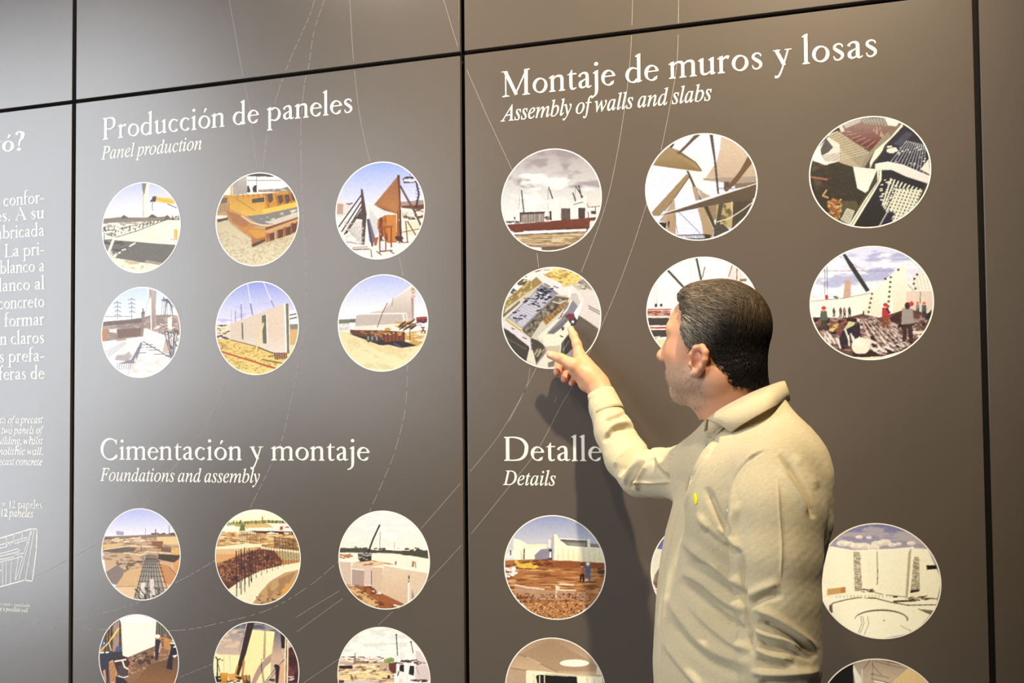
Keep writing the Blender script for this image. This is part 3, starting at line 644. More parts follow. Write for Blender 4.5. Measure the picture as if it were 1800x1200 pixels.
q.p('c98a30', 165, 1020, 310, 1020, 305, 1200, 170, 1200); q.g('d99a3a', 'b97a2a', 1030, 1200, 210, 1030, 300, 1025, 300, 1200, 210, 1200); q.p('d9a050', 310, 1040, 440, 1030, 520, 1090, 520, 1160, 330, 1150); q.l('c98a3c', 30, 480, 900, 440, 1040); q.l('c58236', 40, 590, 820, 555, 1120); q.p('3a2c22', 420, 1080, 540, 1085, 560, 1140, 500, 1140); q.p('b58a4a', 560, 1060, 680, 1060, 700, 1200, 560, 1200); q.h('3a2a20', 14, 3, 560, 1060, 690, 1060, 600, 1200, 700, 1200); q.k('2f2420', 14, 18, 300, 1150, 700, 1200, 4)
q.l('2a2420', 24, 100, 745, 130, 790, 125, 1080); q.l('2a2420', 22, 175, 775, 130, 800); q.l('2a2420', 12, 135, 860, 170, 1000); q.k('2a2420', 10, 26, 90, 1080, 160, 1190, 4); q.e('3a2e28', 213, 800, 14, 14)
q.l('2f2622', 12, 895, 780, 900, 960, 930, 1190); q.l('8a6a54', 10, 920, 960, 950, 1190); q.l('2f2622', 12, 950, 1190, 1130, 960, 1290, 790); q.l('2f2622', 10, 990, 1200, 1150, 1000, 1200, 900); q.e('2a1f1e', 1155, 905, 38, 36); q.p('33272a', 1140, 930, 1220, 900, 1190, 1200, 1140, 1200); q.k('2f2422', 8, 18, 1050, 1130, 1120, 1170, 4); q.k('d8c8b8', 10, 16, 1380, 1080, 1450, 1150, 5)
q.build(PB, 'round photo of a dark crane boom before tall yellow-white slabs, lower middle')

q = Paint(-.4331, .8243, .1302, .1318, 585, 1090, 10)
q.g('f2eee0', 'fbf4e4', 110, 680); q.n('dcd8cc', 200, 70, 3, .5, 150, 110, 1300, 110, 1300, 500, 100, 600, a=.8)
q.p('f0e2d8', 1180, 540, 1270, 540, 1270, 720, 1180, 720); q.p('f6ece4', 1270, 540, 1370, 540, 1330, 960, 1260, 900); q.p('f3e8e0', 1370, 540, 1450, 600, 1440, 720, 1360, 740); q.p('dccac4', 1450, 530, 1520, 540, 1620, 700, 1620, 760, 1450, 760); q.p('e2cfc8', 1450, 780, 1640, 760, 1700, 960, 1690, 1060, 1430, 1060); q.h('b89a98', 8, 8, 1470, 800, 1660, 790, 1500, 1050, 1690, 1050)
q.p('f2e8e0', 1085, 580, 1170, 580, 1160, 960, 1080, 960); q.p('c8a890', 130, 650, 700, 660, 900, 670, 1080, 680, 1080, 1100, 90, 1100); q.k('5a4038', 40, 18, 130, 640, 900, 690, 4, 2); q.k('f5e8d4', 36, 22, 140, 650, 900, 720, 5, 2); q.p('7f8c4c', 900, 690, 1020, 650, 1075, 670, 1070, 740, 900, 750); q.n('a8b070', 30, 20, 4, .5, 830, 690, 1080, 660, 1080, 750, 830, 760)
q.p('8f7468', 370, 700, 560, 710, 640, 760, 370, 760); q.p('3a2a2a', 590, 715, 640, 715, 640, 740, 590, 745); q.p('3a2a2a', 720, 720, 780, 720, 780, 745, 720, 745); q.l('3a3028', 14, 395, 580, 395, 700); q.l('c8c4ba', 5, 485, 450, 485, 700)
q.p('e8cc94', 420, 760, 760, 770, 700, 830, 360, 820); q.n('f3d68c', 120, 26, 6, .45, 100, 800, 1080, 800, 1060, 1100, 90, 1100); q.n('7a4a34', 90, 20, 8, .56, 100, 760, 1080, 780, 1080, 1100, 90, 1100); q.n('fbefcc', 90, 16, 9, .58, 100, 760, 1080, 780, 1080, 1060, 90, 1060); q.p('6a3a34', 985, 750, 1120, 750, 1110, 930, 1050, 930, 985, 860); q.p('3a2622', 120, 800, 350, 790, 350, 850, 120, 850); q.p('3c2a24', 960, 960, 1010, 965, 1010, 1020, 960, 1020)
q.p('edd08a', 100, 960, 500, 950, 960, 960, 940, 1000, 460, 1010, 110, 1040); q.p('d9c2b4', 210, 1050, 640, 1050, 700, 1100, 200, 1100); q.p('4a3c34', 100, 1050, 210, 1050, 200, 1100, 110, 1100); q.k('3a2a24', 12, 8, 320, 960, 430, 1030, 6, 4, 1.4)
q.l('2c2626', 18, 1115, 255, 1128, 460, 1138, 620); q.e('2c2626', 1115, 258, 18, 18); q.l('3a3434', 18, 1372, 380, 1410, 570); q.e('2c2626', 1370, 380, 18, 14)
q.p('2a2826', 1175, 780, 1250, 775, 1248, 910, 1170, 890); q.p('2f2c2a', 1350, 795, 1430, 800, 1425, 975, 1330, 945); q.p('f4ece2', 1170, 900, 1440, 985, 1440, 1100, 1200, 1100); q.k('4a2e2c', 14, 18, 1190, 700, 1440, 740, 7, 2); q.k('4a2e2c', 10, 16, 1450, 720, 1630, 780, 8, 2); q.l('8a6a64', 8, 1460, 820, 1520, 960); q.l('e8ddd4', 16, 1305, 970, 1305, 1040); q.l('3a2e2c', 22, 1160, 900, 1140, 970); q.k('3a2e2c', 10, 18, 1400, 1040, 1640, 1080, 4, 2); q.k('4a3a34', 8, 12, 1100, 740, 1260, 770, 9, 3); q.p('e9d9c8', 1170, 1000, 1230, 1060, 1200, 1100, 1150, 1100); q.l('3a2e2a', 8, 1440, 1070, 1660, 1050)
q.build(PB, 'round photo of a rubble yard with white columns and two slim cranes, lower right')

# --- panel C
q = Paint(.0238, 2.0431, .1285, .1298, 870, 250, 6)
q.g('b8a8a4', 'fdf8ec', 60, 760); q.n('a39494', 260, 110, 12, .5, 100, 60, 1120, 60, 1120, 480, 300, 480, 100, 400, a=.8); q.n('fffaf0', 220, 90, 9, .50, 80, 330, 800, 330, 1120, 560, 1120, 840, 80, 840, a=.9); q.p('efe0cc', 960, 570, 1120, 540, 1110, 680, 960, 690, a=.6)
for a_ in ((282, 510, 308, 740), (568, 475, 612, 605), (822, 535, 850, 625), (882, 460, 915, 590)): q.l('3c3230', 13, *a_)
q.l('3c3230', 12, 850, 465, 970, 650); q.l('c99a50', 14, 965, 650, 1030, 755); q.l('9a8f88', 5, 262, 560, 255, 700); q.l('9a8f88', 5, 560, 490, 560, 640); q.l('9a8f88', 5, 845, 480, 850, 600)
q.p('fdf8ea', 500, 620, 600, 600, 690, 570, 775, 600, 780, 660, 970, 560, 965, 690, 1100, 680, 1090, 800, 880, 805, 500, 830); q.l('c8b8a4', 5, 688, 580, 692, 800); q.l('5a4a42', 9, 830, 655, 925, 630); q.l('7a6a60', 8, 1000, 685, 1110, 672); q.l('c4b6a8', 6, 555, 640, 575, 820)
q.p('5b4a46', 698, 695, 795, 695, 795, 815, 700, 820); q.p('5b4a46', 878, 690, 950, 690, 950, 800, 880, 805); q.h('8a7268', 6, 6, 705, 700, 790, 700, 705, 815, 790, 812); q.p('3e3230', 575, 725, 595, 725, 600, 820, 580, 820)
q.p('5f4e46', 265, 745, 400, 738, 525, 735, 525, 835, 310, 850, 265, 840); q.h('d8c6b4', 8, 15, 285, 765, 520, 755, 285, 850, 520, 835, jit=.01); q.l('3f3430', 12, 268, 745, 525, 735); q.h('e9dccb', 6, 5, 440, 680, 520, 640, 440, 730, 520, 730)
q.l('3a2f2e', 14, 210, 790, 212, 810); q.k('6a5a52', 16, 9, 110, 830, 260, 855, 4, 2); q.l('8a4a3a', 10, 980, 735, 985, 800); q.l('5a3a30', 10, 1055, 680, 1060, 750); q.p('5a4a44', 1010, 720, 1060, 725, 1060, 760, 1010, 755); q.e('c04a38', 545, 790, 14, 14); q.k('6a4a40', 8, 12, 540, 780, 600, 820, 8)
q.p('7c4536', 125, 868, 310, 855, 700, 820, 1070, 788, 1050, 825, 1000, 830, 1000, 885, 970, 935, 300, 950, 210, 950, 170, 930); q.g('84493a', '74402f', 800, 940, 310, 858, 995, 800, 995, 905, 310, 935)
q.p('fffdf4', 210, 950, 300, 945, 305, 935, 960, 912, 965, 932, 300, 968, 212, 968); q.l('4a342a', 8, 200, 975, 970, 940)
q.g('c9a878', 'c4a07a', 970, 1140, 200, 978, 960, 945, 900, 1040, 700, 1140, 500, 1140, 300, 1080); q.n('8f7054', 110, 10, 5, .5, 200, 978, 960, 945, 800, 1110, 300, 1090); q.n('e9cfa0', 110, 10, 7, .5, 220, 990, 930, 960, 880, 1060, 300, 1090); q.p('fffaf0', 360, 1100, 490, 1108, 490, 1140, 420, 1130); q.p('7a6250', 490, 1100, 860, 1080, 700, 1140, 500, 1145)
q.build(PC, 'round photo of a brown plinth with white towers and cranes under a grey sky')

q = Paint(.389, 2.0472, .1312, .1295, 1125, 225, 5.714)
q.g('eaeaf2', 'f2f2fa', 50, 1130); R_ = q.vn(300, 300, 4); q.e('fffbe4', 590, 440, 190, 260, a=.45); q.e('fffbe4', 570, 440, 120, 200, a=.5); q.n('fffdf6', 160, 70, 6, .55, 60, 380, 450, 430, 400, 700, 60, 700)
q.p('d2b698', 815, 80, 930, 80, 1080, 230, 1170, 400, 1180, 490, 960, 495, 660, 500, 770, 340, 800, 220); q.g('dcc0a2', 'd0b396', 200, 480, 820, 90, 1000, 160, 1100, 300, 1170, 470, 720, 490, 790, 280)
q.p('b39c86', 630, 505, 1170, 485, 1170, 560, 960, 590, 830, 545, 640, 525); q.p('8a745e', 950, 560, 1170, 540, 1170, 570, 950, 610)
q.p('a58a62', 295, 190, 400, 230, 560, 340, 625, 430, 600, 440, 300, 400, 130, 375, 200, 270); q.g('a98e66', '94784f', 240, 420, 210, 280, 400, 300, 600, 430, 300, 400, 140, 372); q.l('5a4630', 10, 375, 240, 560, 345, 620, 430)
q.p('6a553e', 560, 60, 620, 60, 540, 130, 400, 265, 370, 260, 470, 160); q.p('5e4e40', 695, 55, 730, 55, 775, 440, 795, 665, 775, 660, 740, 320); q.p('4a3c34', 300, 190, 340, 150, 345, 170, 320, 205)
q.p('7a5c42', 1090, 270, 1135, 340, 960, 560, 860, 650, 850, 620, 1000, 430); q.p('6a5444', 840, 540, 900, 540, 870, 640, 840, 620); q.l('8a7a70', 8, 790, 605, 940, 610); q.l('fbf6ea', 10, 835, 650, 880, 640)
q.p('a78a62', 470, 460, 495, 490, 330, 720, 200, 880, 130, 880, 115, 850); q.l('6a563c', 9, 490, 500, 350, 700, 250, 830); q.p('5f4e3c', 465, 430, 490, 430, 620, 720, 590, 720)
q.p('b89a80', 520, 580, 580, 600, 600, 720, 560, 730); q.p('c0a88c', 580, 600, 640, 650, 710, 685, 620, 715)
q.p('c4a584', 195, 930, 260, 850, 345, 700, 365, 900, 360, 1070, 270, 1030, 265, 945); q.p('3c3a30', 185, 945, 265, 945, 265, 1020, 220, 1000); q.h('b08a68', 7, 4, 280, 880, 340, 860, 290, 1020, 350, 1040); q.p('4a3a30', 280, 940, 300, 930, 295, 1000, 282, 990)
q.p('bd9e78', 580, 810, 640, 790, 740, 1020, 730, 1100, 640, 1090, 620, 960); q.p('57482f', 640, 790, 680, 780, 760, 980, 740, 1010); q.p('a08666', 680, 780, 790, 765, 800, 880, 740, 930)
q.p('c9ae78', 770, 750, 935, 735, 920, 1010, 760, 960); q.n('7a6444', 60, 60, 5, .5, 770, 760, 935, 740, 920, 1010, 760, 970); q.p('5a5240', 790, 760, 835, 755, 800, 980, 760, 1080, 735, 1080, 760, 960); q.p('5a5446', 740, 980, 830, 960, 900, 1020, 740, 1095)
q.p('6b5848', 190, 880, 430, 800, 800, 680, 1175, 560, 1170, 640, 1120, 740, 940, 740, 700, 780, 400, 840); q.g('6f5a48', '655440', 560, 780, 760, 690, 1175, 562, 1160, 700, 930, 740); q.l('f6eedc', 8, 220, 860, 430, 795, 800, 675, 1175, 555)
q.p('5b4c3c', 935, 735, 1140, 730, 1060, 880, 920, 1010); q.l('efe2c4', 9, 770, 940, 900, 905, 1030, 820, 1140, 735); q.l('e9dcc0', 7, 920, 740, 925, 900)
q.l('6a645e', 6, 390, 840, 600, 1050); q.l('8a8078', 6, 345, 870, 380, 1060); q.h('5a504c', 6, 16, 380, 1075, 640, 1060, 380, 1105, 640, 1110); q.l('4a403c', 10, 360, 1075, 640, 1068); q.l('4a403c', 16, 400, 1110, 650, 1112); q.p('4a3c2c', 650, 1060, 720, 1070, 700, 1110, 650, 1110)
q.build(PC, 'round photo looking up at brown beams and curved slabs, upper middle')

q = Paint(.7634, 2.0516, .1293, .1287, 1410, 195, 5.4545)
q.g('4a4038', '5a4c3e', 480, 1120)
q.p('8a7060', 380, 130, 600, 60, 960, 110, 900, 230, 700, 380, 500, 330, 350, 230); q.g('9a7a6c', '6f3a34', 100, 330, 400, 150, 560, 100, 840, 170, 800, 250, 690, 380, 500, 310, 380, 220)
q.n('c8a890', 14, 60, 5, .5, 640, 130, 800, 170, 770, 260, 660, 180); q.h('c8a498', 4, 7, 380, 205, 660, 385, 480, 200, 740, 310); q.p('8c8478', 560, 70, 790, 70, 790, 130, 570, 110); q.h('c8bca8', 5, 8, 570, 75, 780, 75, 600, 120, 800, 150)
q.p('f0e6cc', 790, 70, 940, 100, 900, 150, 820, 140); q.p('bdb0a0', 390, 130, 560, 75, 560, 110, 420, 170); q.p('d8ccba', 350, 150, 380, 135, 410, 190, 380, 210)
q.p('b9a684', 240, 230, 340, 195, 640, 390, 680, 400, 600, 540, 480, 560, 340, 480, 330, 340); q.h('6b5844', 5, 26, 330, 215, 690, 380, 260, 260, 560, 540, a=.9); q.h('e2d4b0', 4, 12, 250, 240, 330, 480, 340, 200, 640, 400, a=.8)
q.p('e3d6c0', 120, 400, 250, 250, 360, 320, 370, 480, 220, 520, 100, 470); q.p('5d5450', 175, 380, 230, 260, 300, 350, 250, 400, 190, 430); q.h('7a6a58', 5, 12, 200, 430, 360, 400, 210, 480, 370, 480); q.p('f3e9d8', 120, 400, 170, 340, 190, 440, 250, 520, 110, 480)
q.p('41382f', 90, 480, 210, 530, 340, 490, 500, 540, 520, 740, 620, 790, 500, 960, 350, 1040, 200, 960, 70, 700); q.n('5e4c3c', 130, 100, 8, .5, 90, 490, 500, 560, 600, 800, 400, 1000, 150, 900); q.l('a86a50', 16, 80, 632, 240, 656); q.l('c8a060', 14, 235, 760, 200, 810, 250, 830)
q.p('8a5c34', 240, 900, 300, 820, 370, 980, 350, 1050, 280, 1000); q.n('d2a868', 20, 16, 5, .5, 240, 850, 380, 840, 380, 1050, 260, 1000); q.k('b05838', 6, 10, 260, 860, 350, 940, 7, 3, .7); q.p('5f543c', 380, 860, 520, 860, 540, 930, 480, 960, 380, 980); q.p('d9cfae', 430, 930, 505, 955, 450, 1090, 370, 1040); q.h('6a5c44', 5, 8, 430, 950, 380, 1040, 490, 965, 440, 1085)
q.p('f5ecd2', 490, 535, 720, 560, 640, 740, 610, 785, 530, 740); q.g('efe4cc', 'fbf3d8', 560, 780, 500, 545, 700, 570, 630, 770, 540, 730)
q.p('322f38', 700, 500, 960, 130, 1100, 240, 1200, 380, 1215, 480, 1140, 590, 800, 510); q.p('4f4c58', 870, 320, 1000, 200, 1060, 220, 950, 340)
q.h('d8d4d0', 8, 11, 840, 500, 1160, 590, 1000, 290, 1180, 330, a=.9); q.h('322f38', 7, 16, 800, 470, 1000, 300, 1150, 590, 1210, 400, a=.9); q.k('f2ecd8', 36, 7, 900, 340, 1180, 560, 5); q.k('f3e8c8', 10, 16, 830, 330, 900, 400, 6); q.p('f2e8cc', 1130, 560, 1210, 460, 1225, 610)
q.p('f1e6c6', 960, 120, 965, 150, 790, 330, 760, 400, 680, 490, 650, 560, 650, 490, 700, 380, 850, 250); q.p('9a8a70', 820, 200, 850, 250, 700, 380, 600, 540, 560, 540, 640, 400); q.l('5a4a3c', 6, 690, 500, 800, 340)
q.p('2c2a33', 760, 560, 860, 570, 1000, 620, 1180, 700, 1150, 760, 1100, 940, 950, 1060, 740, 1110, 480, 1105, 700, 780); q.g('36343c', '241f1c', 800, 1080, 700, 840, 860, 860, 720, 1110, 500, 1105)
q.p('f2e6d0', 700, 510, 820, 490, 960, 520, 1080, 570, 1225, 630, 1205, 695, 1000, 630, 860, 565, 760, 565, 700, 560); q.l('fffaf0', 7, 710, 508, 820, 490, 960, 518, 1080, 570, 1225, 628)
q.p('f6ecc8', 720, 560, 760, 565, 760, 660, 640, 860, 490, 1105, 450, 1090, 600, 850, 720, 680); q.l('4a4438', 6, 740, 570, 730, 680, 600, 880, 470, 1095)
q.h('f2e8c8', 14, 9, 850, 650, 1130, 750, 770, 900, 870, 1050, a=.95); q.p('efe6c4', 900, 740, 1150, 760, 1080, 920, 930, 1050, 860, 1060, 900, 980, 830, 950)
for i in range(9):
    for j in range(11): q.e('2f2c34', 860 + i * 34 + j * -13 + 30, 735 + i * 7 + j * 30, 7, 10)
q.k('f2e8c8', 40, 9, 750, 660, 900, 900, 6); q.l('b8b0a8', 12, 830, 940, 740, 1100); q.p('34323c', 830, 960, 880, 970, 850, 1060, 780, 1080)
q.build(PC, 'round photo from above of a dark deck grid with a white curved wall, upper right')

q = Paint(.0206, 1.7469, .1266, .1277, 870, 460, 6)
q.g('c9b070', 'd8cdb8', 60, 400)
q.p('fdf8e4', 360, 130, 600, 60, 900, 100, 930, 200, 700, 260, 500, 200); q.g('f0da88', 'e8cc72', 80, 260, 520, 160, 620, 70, 840, 90, 920, 190, 740, 265, 600, 200); q.n('a8884a', 30, 14, 5, .55, 520, 150, 620, 70, 880, 110, 910, 190, 740, 250); q.k('c89a48', 10, 12, 530, 70, 760, 170, 6, 2); q.p('a04038', 420, 105, 480, 85, 480, 100, 430, 115)
q.p('fdf9ea', 200, 260, 360, 130, 370, 220, 250, 330, 150, 350); q.k('6a5438', 14, 13, 250, 150, 340, 250, 6, 2); q.k('5a5a50', 5, 20, 160, 280, 210, 340, 3)
q.p('a38650', 130, 400, 380, 180, 440, 160, 500, 220, 400, 290, 120, 490, 90, 580, 90, 480); q.n('e3cc86', 30, 14, 6, .5, 110, 400, 380, 190, 400, 290, 120, 500, rot=-.7); q.h('6a5434', 5, 14, 120, 470, 390, 270, 150, 390, 400, 180, a=.7); q.p('f6efdc', 350, 150, 380, 130, 440, 160, 380, 210)
q.p('e5dcc8', 80, 590, 300, 430, 400, 350, 410, 365, 90, 620); q.p('7a6a50', 85, 560, 260, 410, 270, 430, 90, 590)
q.p('8b8494', 490, 240, 680, 330, 640, 350, 480, 265, 420, 330); q.p('efe5dc', 430, 150, 520, 165, 700, 270, 800, 260, 790, 350, 700, 355, 500, 220); q.k('6f6878', 6, 12, 510, 230, 670, 310, 3, 2, .5); q.p('eee6dc', 440, 110, 700, 230, 720, 290, 440, 160)
q.p('9a93a2', 470, 260, 650, 345, 290, 710, 120, 600, 400, 340); q.p('e9e6ea', 425, 330, 480, 300, 610, 370, 290, 690, 150, 590); q.h('807a86', 5, 14, 440, 330, 610, 370, 150, 590, 300, 690, a=.8)
for i in range(15): q.l('807a86', 4, 425 - i * 19, 330 + i * 18, 600 - i * 21, 375 + i * 22)
q.k('2f2c38', 44, 13, 440, 280, 600, 400, 7); q.k('3a3640', 16, 13, 200, 500, 330, 640, 8); q.k('3a3640', 14, 12, 320, 380, 470, 470, 9); q.k('3a3640', 12, 12, 400, 430, 520, 530, 10); q.p('e8d8a0', 100, 620, 140, 595, 300, 710, 280, 750); q.l('7a6a4a', 7, 120, 610, 280, 730)
q.p('6f6557', 640, 360, 780, 380, 760, 420, 500, 620, 380, 800, 300, 740, 300, 700); q.n('a89a84', 30, 20, 6, .52, 640, 370, 760, 400, 500, 620, 380, 790, 310, 720); q.n('4a4038', 40, 30, 7, .52, 640, 370, 760, 400, 500, 620, 380, 790, 310, 720); q.l('d8ceb8', 12, 610, 420, 680, 440, 750, 410)
q.p('9a7440', 500, 620, 760, 410, 780, 440, 540, 670); q.h('c89a58', 8, 9, 510, 620, 750, 420, 540, 660, 775, 440)
q.p('8d8690', 730, 480, 830, 390, 880, 440, 860, 540, 700, 640, 560, 760, 560, 740, 700, 600); q.p('d8ccc0', 800, 380, 870, 320, 920, 380, 880, 480, 850, 440); q.h('b8a898', 6, 5, 800, 270, 900, 330, 780, 390, 880, 460); q.p('efe6d8', 800, 240, 870, 300, 930, 350, 940, 420, 850, 600, 830, 540, 900, 430, 860, 330, 780, 340); q.p('f8f2e2', 760, 370, 790, 270, 805, 330, 800, 385)
q.p('f1e8ca', 450, 790, 700, 560, 760, 490, 800, 400, 820, 400, 760, 520, 600, 690, 480, 830); q.k('5a5048', 6, 10, 620, 520, 720, 600, 3, 2, -.8)
q.p('e6d8cc', 860, 230, 1000, 300, 1080, 340, 1120, 500, 1110, 700, 1000, 640, 880, 560, 930, 400); q.l('4f4646', 9, 985, 465, 1110, 530); q.l('4f4646', 9, 990, 490, 1110, 555); q.k('8a8070', 24, 12, 890, 200, 1030, 290, 5, 2); q.p('a0968a', 900, 190, 960, 180, 1050, 300, 990, 290)
q.p('6c6054', 880, 560, 1000, 640, 1100, 715, 1060, 860, 960, 980, 900, 900, 820, 700, 850, 620); q.p('4a4040', 740, 640, 830, 560, 870, 620, 800, 700); q.p('7a3e44', 730, 570, 780, 545, 840, 550, 830, 610, 770, 610); q.e('4a4244', 828, 640, 30, 36); q.e('e8e4e4', 820, 632, 14, 14); q.p('fdf8ee', 832, 540, 900, 440, 930, 420, 870, 600, 860, 610)
q.p('f5ecd0', 500, 770, 620, 765, 700, 700, 770, 615, 800, 660, 780, 740, 690, 860, 600, 930, 510, 870); q.p('7a726e', 560, 755, 700, 640, 760, 590, 770, 620, 700, 700, 620, 760); q.p('4f4844', 700, 690, 730, 685, 730, 720, 705, 725); q.l('3f3a38', 14, 690, 780, 715, 790)
q.p('5f564a', 700, 860, 790, 740, 830, 900, 760, 970, 690, 980); q.l('9a9084', 12, 720, 930, 780, 830); q.l('f3ecd0', 12, 695, 860, 680, 980); q.p('cfc2a0', 520, 890, 690, 880, 680, 980, 560, 960)
q.p('524a40', 380, 800, 460, 830, 510, 870, 540, 920, 430, 1080, 400, 960); q.k('b8a884', 20, 8, 420, 920, 530, 1010, 4, 3, -.9); q.p('ede4c8', 370, 900, 400, 930, 440, 1090, 330, 1030, 340, 980); q.p('f0e6cc', 440, 1100, 560, 930, 640, 1000, 560, 1120); q.l('5a5048', 7, 435, 1080, 545, 930)
q.p('4c443e', 80, 690, 180, 740, 370, 890, 330, 1060, 180, 940); q.l('7a7068', 8, 120, 800, 330, 920); q.p('ece0da', 75, 610, 130, 640, 360, 800, 390, 850, 380, 960, 360, 890, 90, 680); q.k('4a4040', 6, 10, 150, 690, 350, 830, 4, 2, .6); q.l('4f4640', 7, 380, 820, 390, 930)
q.p('8a7a66', 560, 1060, 640, 1030, 620, 1100, 560, 1110)
q.build(PC, 'round photo of a courtyard seen from above, the one the man points at')

q = Paint(.3872, 1.75, .1307, .129, 1125, 440, 5.4545)
q.g('fdf8ec', 'fffbe6', 60, 600); q.l('eee4d4', 10, 475, 80, 478, 300)
q.l('4a4a46', 24, 270, 195, 410, 345); q.l('4a4a46', 22, 542, 80, 585, 280); q.l('5a4a40', 10, 622, 160, 598, 260); q.l('7a6a5a', 10, 880, 140, 850, 250); q.l('5a4a40', 10, 930, 170, 925, 290); q.p('efdccb', 870, 130, 960, 180, 1000, 300, 830, 290); q.p('8a7a68', 955, 275, 1020, 270, 1020, 300, 955, 300); q.l('4a3c36', 8, 928, 170, 926, 280); q.l('6a5a50', 8, 885, 140, 850, 250)
q.l('a09890', 5, 143, 320, 145, 520); q.l('a09890', 5, 165, 330, 166, 520); q.e('2f2a2a', 155, 528, 13, 18); q.e('2f2a2a', 205, 525, 13, 16)
q.l('b0543c', 12, 70, 565, 300, 565); q.p('c8a08c', 70, 575, 300, 575, 290, 630, 70, 630); q.k('a04838', 26, 8, 75, 580, 290, 620, 4, 2); q.p('4f453e', 75, 645, 600, 645, 600, 710, 90, 720); q.l('c2444a', 18, 95, 742, 400, 735); q.p('4f453e', 100, 760, 500, 760, 500, 800, 120, 840); q.l('f3ece0', 10, 130, 835, 190, 825); q.l('2f2a28', 10, 130, 845, 160, 840); q.p('efdca8', 140, 850, 600, 850, 600, 1100, 300, 1060); q.l('e9dccb', 8, 80, 638, 400, 636)
q.build(PC, 'round photo of white wall and dark booms partly hidden by the man’s head')

q = Paint(.7608, 1.7517, .131, .1304, 1410, 420, 5.333)
q.g('d9d6e8', 'fbf2e0', 60, 700); q.n('a8a6c6', 240, 60, 4, .52, 100, 90, 1200, 80, 1230, 400, 100, 560, a=.8); q.n('fff8ee', 200, 50, 8, .52, 100, 90, 1200, 80, 1230, 400, 100, 560, a=.8)
q.l('8a8898', 5, 200, 300, 880, 300); q.l('8a8898', 5, 350, 165, 640, 330); q.h('6a6068', 6, 2, 215, 260, 235, 260, 215, 530, 238, 530)
q.p('3b3835', 380, 150, 405, 138, 480, 240, 635, 480, 600, 500, 440, 260)
q.p('d4b096', 405, 380, 460, 375, 455, 550, 385, 555); q.h('a88670', 4, 5, 410, 385, 455, 385, 395, 550, 450, 550)
q.p('fbf0d4', 75, 590, 390, 555, 640, 510, 760, 400, 880, 290, 960, 210, 975, 220, 985, 640, 800, 720, 75, 720); q.g('f8eed4', 'f1e4c4', 300, 720, 640, 520, 740, 420, 740, 720, 560, 720); q.g('fcf3da', 'f0e0bc', 210, 700, 845, 320, 960, 210, 975, 220, 980, 650, 850, 710)
q.p('ead0b6', 975, 490, 1210, 480, 1230, 620, 1200, 700, 980, 680); q.p('f8edd6', 985, 480, 1010, 380, 1120, 310, 1190, 400, 1210, 490, 1080, 490); q.l('8a7a6c', 6, 990, 430, 1040, 480); q.h('c8b49a', 5, 5, 1040, 350, 1150, 320, 1060, 480, 1190, 480); q.l('5a4a40', 7, 1105, 495, 1105, 600)
for i in range(7): q.e('5a4a42', 830 - i * 4, 360 + i * 45, 13, 11)
for i in range(5): q.e('6a5a50', 655 - i * 8, 515 + i * 42, 12, 12)
for x, y in ((1075, 335), (1050, 375), (1045, 420), (1060, 465), (900, 290), (780, 375)): q.e('4f423a', x, y, 12, 12)
q.l('8a7a6a', 6, 80, 585, 390, 555, 640, 508); q.k('5a5a5a', 5, 9, 300, 535, 340, 560, 3)
q.p('6a4c44', 90, 730, 400, 740, 560, 700, 720, 735, 900, 680, 980, 650, 1200, 700, 1180, 820, 1000, 1030, 700, 1110, 400, 1100, 200, 980)
q.n('b08e7c', 40, 16, 5, .48, 90, 730, 1200, 720, 1000, 1030, 700, 1110, 250, 1000); q.n('e6d0bc', 30, 14, 7, .54, 500, 740, 1100, 800, 1000, 1030, 650, 1100, 560, 900, rot=.6); q.n('3a2426', 60, 40, 9, .52, 90, 740, 1200, 720, 1000, 1030, 700, 1110, 250, 1000)
q.h('e9d4be', 7, 6, 560, 760, 680, 740, 640, 940, 1000, 1000); q.h('5a3630', 6, 8, 560, 750, 720, 740, 700, 960, 1080, 960); q.p('4a2f2c', 810, 740, 950, 660, 990, 790, 840, 780)
q.e('c23a34', 232, 545, 16, 24); q.fig(205, 860, 230, '5e6050', '4a4038', 'd24030'); q.fig(300, 730, 90, '4f5048', '3a3430'); q.fig(362, 730, 95, '5a5048', '3c3230'); q.fig(397, 735, 100, 'a86a5c', '5a3c38'); q.fig(445, 730, 100, '4a4a44', '3a3836'); q.fig(575, 720, 55, '5a5248', '3a3430')
q.fig(780, 835, 235, 'b83a40', '8a5038', 'd03a30'); q.l('3a2830', 16, 790, 650, 820, 690); q.fig(985, 960, 380, 'a8988a', '4a3630'); q.e('d83c34', 1022, 608, 22, 24); q.fig(1080, 700, 110, '8a8478', '4a4440', 'c84438'); q.fig(1140, 740, 150, '5a5c58', '3c3838', 'd86050'); q.p('34302e', 1170, 700, 1215, 655, 1210, 740, 1150, 760)
q.p('d2c070', 250, 850, 330, 780, 350, 800, 290, 870); q.p('cfc890', 390, 850, 440, 770, 500, 780, 460, 850); q.p('7a4a48', 340, 790, 400, 780, 380, 930, 340, 900); q.p('3a2e34', 380, 860, 540, 780, 550, 900, 440, 990, 330, 980); q.k('eadccb', 14, 13, 220, 880, 560, 980, 6, 3, 1.2); q.k('a05040', 8, 12, 260, 780, 400, 860, 7, 2)
q.p('41302c', 470, 1060, 660, 1040, 760, 1095, 480, 1100); q.p('efe6c4', 490, 1108, 830, 1095, 700, 1140, 560, 1130); q.e('f4e8c8', 550, 1000, 84, 80); q.e('fbf2d8', 540, 975, 50, 40, a=.6); q.p('3a2c26', 510, 1070, 610, 1072, 600, 1085, 520, 1082); q.k('efe0cc', 20, 16, 620, 920, 960, 1060, 8, 2, .6)
q.k('f0e0c0', 8, 18, 1050, 860, 1140, 930, 5)
q.build(PC, 'round photo of workers in red helmets on rebar with a white ball')

